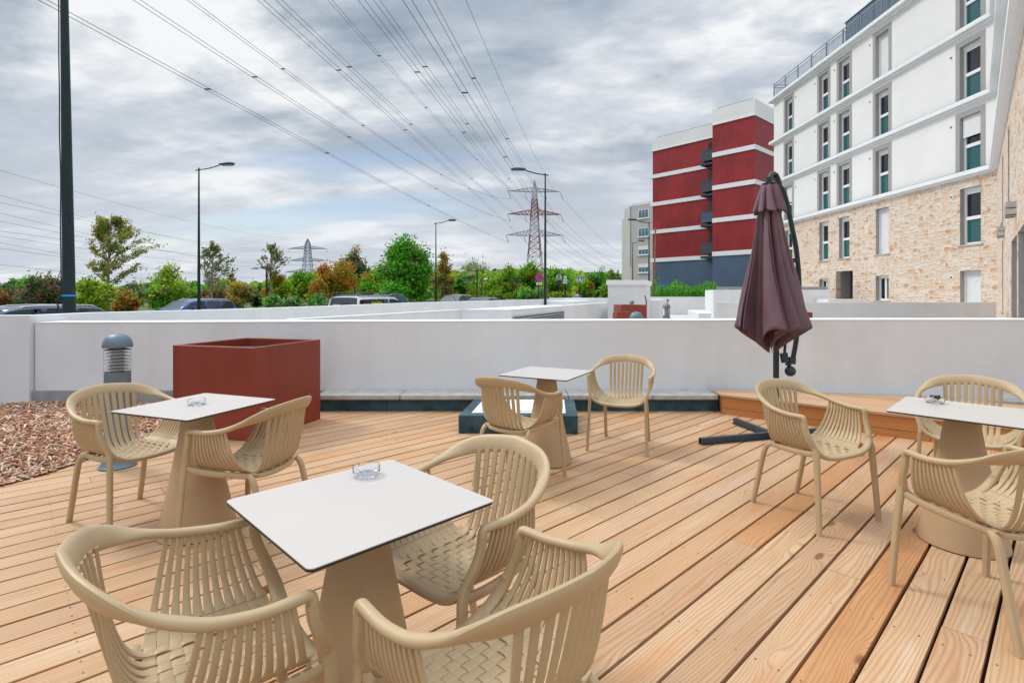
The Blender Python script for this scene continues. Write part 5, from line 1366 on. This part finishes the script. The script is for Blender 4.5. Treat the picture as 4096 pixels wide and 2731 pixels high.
# ================================================================== TREES AND PLANTS
PAL = dict(G=[(.08, .29, .015), (.05, .20, .012), (.14, .36, .03), (.03, .12, .012)], DG=[(.03, .10, .02), (.05, .14, .025), (.02, .065, .02)], YG=[(.27, .40, .02), (.18, .31, .02), (.36, .43, .04), (.11, .20, .015)],
           OR=[(.55, .21, .02), (.43, .17, .015), (.40, .26, .03), (.26, .11, .02)], BR=[(.29, .17, .03), (.20, .17, .03), (.13, .15, .03), (.36, .20, .03)], OL=[(.18, .22, .07), (.13, .16, .06), (.22, .19, .07)],
           GY=[(.13, .15, .10), (.09, .11, .07), (.15, .12, .07)], RD=[(.34, .12, .07), (.08, .12, .04), (.05, .10, .03)], LG=[(.34, .52, .20), (.20, .40, .10), (.46, .60, .32), (.10, .24, .05)], YO=[(.46, .32, .03), (.34, .29, .03), (.20, .23, .03), (.50, .24, .03)])
for k_, g_ in dict(G=1.75, YG=1.4, BR=1.6, OL=1.7, GY=1.7, DG=1.5, RD=1.2, OR=1.15, YO=1.15).items(): PAL[k_] = [tuple(min(.7, c * g_) for c in q) for q in PAL[k_]]
def leaf(mb, c, L_, w, d, pal, rnd):
    d = d.normalized(); s = d.cross(V(rnd.gauss(0, 1), rnd.gauss(0, 1), rnd.gauss(0, 1))).normalized()
    i = len(mb.v); mb.v += [c - d * L_ * .5, c + s * w * .5, c + d * L_ * .5, c - s * w * .5]; mb.f.append((i, i + 1, i + 2, i + 3))
    k = rnd.uniform(.75, 1.3); c_ = rnd.choice(pal); mb.cols += [(c_[0] * k, c_[1] * k, c_[2] * k, 1)] * 4
def tree(name, label, cat, sx, Y, bot, top, hwpx, pals, nl=1600, style='bush', trunkm=None, seed=0, ls=1.0, group=None, wind=.35, depth=1.0, trunk_top=None):
    rnd = random.Random(seed * 77 + 13)
    p = at(sx, Y); z0 = gz(Y); zb, zt = zat(bot, Y) - z0, zat(top, Y) - z0; hw_ = hwpx * Y / F
    t = thing(name, label, cat, (p.x, p.y, z0), group=group)
    H_ = zt - zb; cr = MB(); tr = MB(); Lf = (.010 * Y * .60) * ls
    pal = [c for k in pals for c in PAL[k]]
    tk = max(.05, H_ * .020)
    if style == 'sparse':
        tz = zb + H_ * .85
        tr.sweep([V(0, 0, 0), V(.03, 0, zb * .6), V(0, 0, zb + H_ * .2), V(wind * H_ * .08, 0, tz)], [tk * 1.3, tk, tk * .7, tk * .12], [tk * 1.3, tk, tk * .7, tk * .12], V(1, 0, 0), 8)
        nb = 34
        for b in range(nb):
            f_ = b / nb; zc_ = zb + H_ * (.0 + .78 * f_); a = rnd.uniform(0, math.tau); ca, sa = math.cos(a), math.sin(a)
            reach = hw_ * (.45 + .55 * math.sin(math.pi * min(1, .25 + f_ * .75))) * rnd.uniform(.6, 1.05) * (1 - .55 * f_ ** 2)
            A = V(wind * H_ * .08 * f_, 0, zc_); lenz = reach * rnd.uniform(.75, 1.25)
            B = A + V(ca * reach * .55, sa * reach * .55 * depth, lenz * .45); C = A + V(ca * reach + wind * reach * .5, sa * reach * depth, lenz)
            if C.z > zt: C.z = zt - rnd.random() * .3 * H_ * .1
            tr.sweep([A, B, C], [tk * .38, tk * .22, tk * .07], [tk * .38, tk * .22, tk * .07], V(0, 1, .1), 5)
            nn = int(nl * .80 / nb)
            tw = []
            for _ in range(5):
                s_ = rnd.uniform(.3, 1); base = A.lerp(B, s_ * 2) if s_ < .5 else B.lerp(C, s_ * 2 - 1)
                dd_ = V(ca * .5 + rnd.gauss(0, .4) + wind, sa * .5 + rnd.gauss(0, .4), rnd.uniform(.3, 1.1)) * reach * .28; tw.append((base, dd_))
                tr.sweep([base, base + dd_], [tk * .1, tk * .03], [tk * .1, tk * .03], V(0, 1, .1), 4)
            for _ in range(nn):
                base, dd_ = rnd.choice(tw); q = base + dd_ * rnd.uniform(.0, 1.15) + V(rnd.gauss(0, .06), rnd.gauss(0, .06), rnd.gauss(0, .05)) * hw_
                leaf(cr, q, Lf * rnd.uniform(.7, 1.4), Lf * .45, V(rnd.gauss(0, .6) + wind, rnd.gauss(0, .6), rnd.gauss(.2, .6)), pal, rnd)
    else:
        zbase = max(0, zb)
        tr.sweep([V(0, 0, 0), V(0, 0, zbase + H_ * .25), V(.05 * H_, 0, zbase + H_ * .65)], [tk, tk * .7, tk * .2], [tk, tk * .7, tk * .2], V(1, 0, 0), 7)
        ncl = max(26, int(hw_ * H_ * 3.2)) if hw_ < 4 else 90
        ncl = int(min(ncl, 110) * 1.2)
        for c_i in range(ncl):
            # clump centres spread over an uneven crown, denser shell
            for _ in range(30):
                u = rnd.uniform(-1, 1); v = rnd.uniform(0, 1); w_ = rnd.uniform(-1, 1)
                prof = (math.sin(math.pi * min(1, (v * .86 + .16))) ** .55) if style == 'bush' else (1 - abs(v - .35) * 1.15) ** .7
                if (u * u + w_ * w_) < prof * prof: break
            cz = zb + H_ * (.04 + .84 * v); cx_ = u * hw_ * .88 + wind * .18 * H_ * v; cy_ = w_ * hw_ * .8 * depth
            C = V(cx_, cy_, cz); rad = min(hw_, H_) * rnd.uniform(.22, .42)
            tr.sweep([V(0, 0, max(.1, zbase + (cz - zbase) * .35)), C], [tk * .22, tk * .04], [tk * .22, tk * .04], V(0, 1, .1), 4)
            cp = rnd.choice(pals); pal_c = PAL[cp]; br = rnd.uniform(.7, 1.25)
            pal_c = [(a * br, b * br, c * br) for a, b, c in pal_c]
            stretch = 1.5 if v > .55 else 1.0
            for _ in range(int(nl * 1.7 / ncl)):
                g = V(rnd.gauss(0, .5), rnd.gauss(0, .5), rnd.gauss(0, .42) * stretch) * rad
                g.x += wind * max(0, g.z) * .7
                q = C + g
                if q.z < .05: q.z = .05 + rnd.random() * .3
                leaf(cr, q, Lf * rnd.uniform(.7, 1.5), Lf * .5, V(rnd.gauss(wind, .7), rnd.gauss(0, .7), rnd.gauss(.35, .6)), pal_c, rnd)
            if v > .6 and rnd.random() < .6:       # twigs that break the outline
                d_ = V(wind + rnd.gauss(0, .25), rnd.gauss(0, .2), 1).normalized() * rad * rnd.uniform(1.0, 2.2)
                tr.sweep([C, C + d_], [tk * .05, tk * .02], [tk * .05, tk * .02], V(0, 1, .1), 3)
                for k in range(12): leaf(cr, C + d_ * rnd.uniform(.3, 1.05), Lf * rnd.uniform(.6, 1.1), Lf * .4, V(rnd.gauss(wind, .6), rnd.gauss(0, .6), rnd.gauss(.4, .5)), pal_c, rnd)
    tr.build('trunk', trunkm or M_bark, t, smooth=True); cr.build('crown', M_leaf, t, fixn=False)
    return t
TG = 'trees and bushes beyond the street'
T = tree
T('thin_tree', 'tall open olive brown tree with pale trunk, right of the thick lamp pole', 'tree', 432, 26, 1155, 800, 112, ['BR', 'OL', 'G', 'BR'], 7500, 'sparse', M_barkp, 1, .85, TG, .55)
T('thin_tree', 'thin windblown greyish tree right beside the left street lamp', 'tree', 846, 40, 1165, 930, 70, ['GY', 'OL'], 2000, 'sparse', M_barkp, 2, .9, TG, .55)
T('thin_tree', 'small bare greyish tree between the windblown one and the brown path lamp', 'tree', 922, 60, 1190, 1072, 26, ['GY'], 500, 'sparse', M_bark, 3, .8, TG)
T('thin_tree', 'nearly bare grey tree with upright twigs, left of the distant grey pylon', 'tree', 1082, 47, 1125, 950, 62, ['GY', 'OL'], 1500, 'sparse', M_barkp, 4, .85, TG, .2)
T('young_tree', 'young light green tree with feathery upright shoots above the blue car', 'tree', 648, 34, 1235, 1060, 88, ['YG', 'G', 'OL'], 3000, 'spread', M_bark, 5, .9, TG, .5)
T('young_tree', 'yellow green tree directly right of the thick lamp pole', 'tree', 365, 25, 1250, 1096, 72, ['YG'], 3200, 'bush', M_bark, 6, 1.1, TG, .1)
T('dark_bush', 'dark green bush with reddish twigs left of the thick lamp pole', 'bush', 165, 30, 1245, 1092, 90, ['DG', 'RD', 'GY'], 3200, 'bush', M_bark, 7, 1, TG, .1)
T('dark_bush', 'lower dark green bush at the far left above the navy car', 'bush', 55, 32, 1250, 1135, 60, ['DG', 'G', 'RD'], 2400, 'bush', M_bark, 8, 1, TG, .1)
T('orange_bush', 'orange brown bush touching the left picture edge', 'bush', -5, 29, 1255, 1165, 40, ['OR', 'RD'], 1500, 'bush', M_bark, 9, 1, TG, .1)
T('orange_bush', 'rusty orange bush at the foot of the tall open tree', 'bush', 500, 36, 1245, 1168, 52, ['OR', 'BR'], 2400, 'bush', M_bark, 10, 1, TG, .1)
T('grey_shrub', 'leafless grey shrub between the tall open tree and the feathery green one', 'bush', 535, 44, 1225, 1122, 42, ['GY', 'OL'], 1100, 'spread', M_bark, 11, .8, TG, .1)
T('green_bush', 'plain green bush right of the feathery green tree', 'bush', 745, 50, 1230, 1128, 52, ['YG', 'DG', 'G'], 2400, 'bush', M_bark, 12, .9, TG, .1)
T('orange_bush', 'russet bush below the windblown greyish tree', 'bush', 835, 46, 1225, 1150, 58, ['OR', 'BR', 'RD'], 2400, 'bush', M_bark, 13, .9, TG, .1)
T('olive_bush', 'olive and ochre bush left of the brown path lamp', 'bush', 945, 50, 1225, 1132, 68, ['BR', 'YO', 'OL'], 3000, 'bush', M_bark, 14, .85, TG, .1)
T('dark_bush', 'dark green bush just left of the brown path lamp', 'bush', 1030, 52, 1225, 1142, 34, ['DG'], 1500, 'bush', M_bark, 15, .85, TG, .1)
T('ochre_tree', 'golden ochre tree beneath the nearly bare grey one', 'tree', 1112, 48, 1215, 1088, 54, ['YO', 'YG'], 2600, 'bush', M_barkp, 16, .85, TG, .1)
T('green_tree', 'full mid green tree in front of the distant grey pylon', 'tree', 1205, 52, 1205, 1070, 58, ['G', 'YG'], 3000, 'bush', M_bark, 17, .85, TG, .1)
T('orange_bush', 'small orange bush shaped like a flame above the white van', 'bush', 1268, 42, 1205, 1112, 40, ['OR', 'YO'], 2000, 'bush', M_bark, 18, .8, TG, .1)
T('orange_tree', 'large orange topped tree above the roof rack of the white van', 'tree', 1350, 56, 1170, 1030, 82, ['OR', 'OR', 'G', 'YO'], 4200, 'bush', M_bark, 19, .85, TG, .1)
T('tall_tree', 'tall dark brown green tree behind the orange topped one', 'tree', 1418, 68, 1160, 962, 56, ['BR', 'DG', 'GY'], 2600, 'spread', M_bark, 20, .75, TG, .4)
T('green_tree', 'yellow green rounded tree left of the large bright green one', 'tree', 1495, 50, 1190, 1085, 60, ['YG', 'YO', 'G'], 3000, 'bush', M_bark, 21, .85, TG, .1)
T('broad_tree', 'large bright green tree leaning right, behind the smaller street lamp', 'tree', 1605, 41, 1190, 945, 104, ['G', 'G', 'YG'], 9000, 'bush', M_bark, 22, 1.0, TG, .42)
T('orange_tree', 'brownish orange tree touching the right side of the bright green one', 'tree', 1770, 56, 1180, 1003, 48, ['BR', 'YO', 'OL'], 2600, 'spread', M_bark, 23, .8, TG, .3)
T('green_tree', 'small round green tree above the middle of the bus', 'tree', 1838, 72, 1172, 1102, 34, ['G', 'DG'], 1500, 'bush', M_bark, 24, .7, TG, .1)
T('pale_tree', 'hazy olive tree group far behind the bus', 'tree', 1900, 120, 1160, 1040, 74, ['OL', 'YG', 'GY'], 3400, 'bush', M_bark, 25, .55, TG, .1)
T('pale_tree', 'pale yellow green tree behind the knobbed path lamp', 'tree', 1955, 90, 1170, 1090, 40, ['YG', 'OL'], 1700, 'bush', M_bark, 26, .6, TG, .1)
T('green_tree', 'green tree with wispy tips above the dark square sign', 'tree', 2012, 60, 1172, 1060, 58, ['G', 'DG', 'YG'], 3200, 'bush', M_bark, 27, .8, TG, .3)
T('green_tree', 'dense green tree in front of the base of the red and white pylon', 'tree', 2128, 66, 1180, 1048, 66, ['G', 'DG', 'YG'], 3600, 'bush', M_bark, 28, .75, TG, .2)
T('green_tree', 'bright green tree behind the plated black post', 'tree', 2228, 62, 1180, 1066, 56, ['G', 'YG'], 3000, 'bush', M_bark, 29, .75, TG, .2)
T('olive_bush', 'green bush turning orange right of the pedestrian crossing sign', 'bush', 2345, 56, 1192, 1115, 36, ['YG', 'OR', 'G'], 1700, 'bush', M_bark, 30, .8, TG, .1)
T('dark_tree', 'dark green tree right of the pedestrian crossing sign', 'tree', 2385, 64, 1192, 1070, 40, ['DG', 'G'], 2400, 'bush', M_bark, 31, .75, TG, .2)
T('pale_tree', 'pale green weeping tree beside the cap of the white pillar', 'tree', 2438, 70, 1160, 1072, 28, ['YG', 'OL', 'G'], 1500, 'bush', M_bark, 32, .7, TG, .1)
T('green_bush', 'light green bush under the weeping tree next to the white pillar', 'bush', 2425, 48, 1195, 1130, 30, ['YG', 'G'], 1300, 'bush', M_bark, 33, .8, TG, .1)
T('light_hedge', 'whitish green hedge along the street left of the white van', 'hedge', 1130, 36, 1240, 1187, 88, ['LG', 'G'], 3600, 'bush', M_bark, 34, .9, TG, 0, .4)
T('light_hedge', 'short whitish green hedge piece half hidden by the white van', 'hedge', 1275, 37, 1240, 1190, 52, ['LG', 'G'], 2200, 'bush', M_bark, 35, .9, TG, 0, .4)
T('green_bush', 'pale leaved bush below the no stopping sign', 'bush', 2125, 50, 1195, 1156, 70, ['LG', 'G', 'G'], 2400, 'bush', M_bark, 36, .7, TG, 0, .5)
T('green_bush', 'low yellowish bush between the signs and the far silver car', 'bush', 2225, 54, 1200, 1172, 60, ['YG', 'YO'], 1400, 'bush', M_bark, 37, .7, TG, 0, .5)
T('green_bush', 'low dark bush in front of the bus tail', 'bush', 1985, 58, 1200, 1168, 48, ['YG', 'G', 'YO'], 1300, 'bush', M_bark, 38, .7, TG, 0, .5)
T('green_bush', 'pale grassy bush between the teal hatchback and the bus', 'bush', 1690, 46, 1200, 1150, 40, ['G', 'YG', 'LG'], 1500, 'bush', M_bark, 39, .75, TG, 0, .6)
# conifer
rnd = random.Random(9); p = at(2472, 92, 1080); t = thing('conifer', 'dark conifer silhouette touching the pale far apartment block', 'tree', (p.x, p.y, 0), group=TG)
mb = MB(); mb.tube([V(0, 0, 0), V(0, 0, p.z)], .09, 6); mb.build('trunk', M_bark, t)
mb = MB()
for k in range(16):
    z = p.z - .2 - k * .28; rr = .25 + k * .10
    for j in range(9):
        a = rnd.uniform(0, 6.28)
        for q in range(9): f_ = q / 9; leaf(mb, V(math.cos(a) * rr * f_, math.sin(a) * rr * f_, z - .12 * f_ * rr), .30, .12, V(math.cos(a), math.sin(a), -.2), PAL['DG'], rnd)
mb.build('crown', M_leaf, t, fixn=False)
# far belt of woodland
rnd = random.Random(21); mb = MB()
tops = [(-900, 1150), (-300, 1140), (0, 1150), (120, 1120), (260, 1140), (430, 1165), (560, 1150), (700, 1135), (820, 1150), (900, 1125), (1000, 1150), (1150, 1120), (1300, 1100), (1450, 1090), (1600, 1110), (1750, 1100), (1900, 1095), (2050, 1090), (2200, 1088), (2350, 1100), (2470, 1110), (2620, 1130), (3000, 1150)]
for _ in range(42000):
    sx = rnd.uniform(-500, 2700); Y = rnd.uniform(100, 150); tp = lerp_tab(tops, sx) - 10 + 12 * noise.noise(V(sx * .03, 0, 0)) + 7 * noise.noise(V(sx * .11, 3, 0))
    f_ = rnd.random(); sy = tp + (1192 - tp) * f_; p = at(sx, Y, sy)
    seln = noise.noise(V(sx * .012, sy * .03, 4)); pal = PAL['YO'] if seln > .30 else PAL['YG'] if seln > .0 else PAL['G'] if seln > -.2 else PAL['OL'] if seln > -.35 else PAL['DG']
    leaf(mb, p, 1.1 * rnd.uniform(.6, 1.4), .75, V(rnd.gauss(.1, .6), rnd.gauss(0, .6), rnd.gauss(.3, .6)), pal, rnd)
o = mb.build('distant_woodland', M_leaf, fixn=False); tag(o, 'mixed green and autumn woodland closing the far side of the street', kind='stuff')
# weeds behind the far white wall
mb = MB(); mb.box(6.7, 36.62, -.1, 14.5, 41, 1.02); o = mb.build('planting_bed', M_soil); tag(o, kind='structure')
rnd = random.Random(31); mb = MB()
for s_ in range(330):
    sx = rnd.uniform(2596, 2860); Y = rnd.uniform(36.8, 39.5); p = at(sx, Y)
    e = 1.2 * lerp_tab([(2596, 50), (2625, 66), (2640, 36), (2660, 40), (2690, 58), (2712, 56), (2740, 42), (2770, 38), (2800, 44), (2830, 58), (2860, 44)], sx) + 8
    hh = e * Y / F * rnd.uniform(.55, 1.08) + .1; lean = V(rnd.gauss(.08, .12), rnd.gauss(0, .1), 0)
    for q in range(26):
        f_ = q / 26; c = V(p.x, p.y, 1.0) + lean * f_ * hh + V(0, 0, hh * f_)
        a = rnd.uniform(0, 6.28); leaf(mb, c + V(math.cos(a), math.sin(a), .3) * .05, .15, .05, V(math.cos(a) * .7, math.sin(a) * .7, 1.0), PAL['G'] + [(.10, .28, .03), (.07, .2, .02)], rnd)
o = mb.build('weeds', M_leaf, fixn=False); tag(o, 'tall bright green weeds behind the far white retaining wall', kind='stuff')
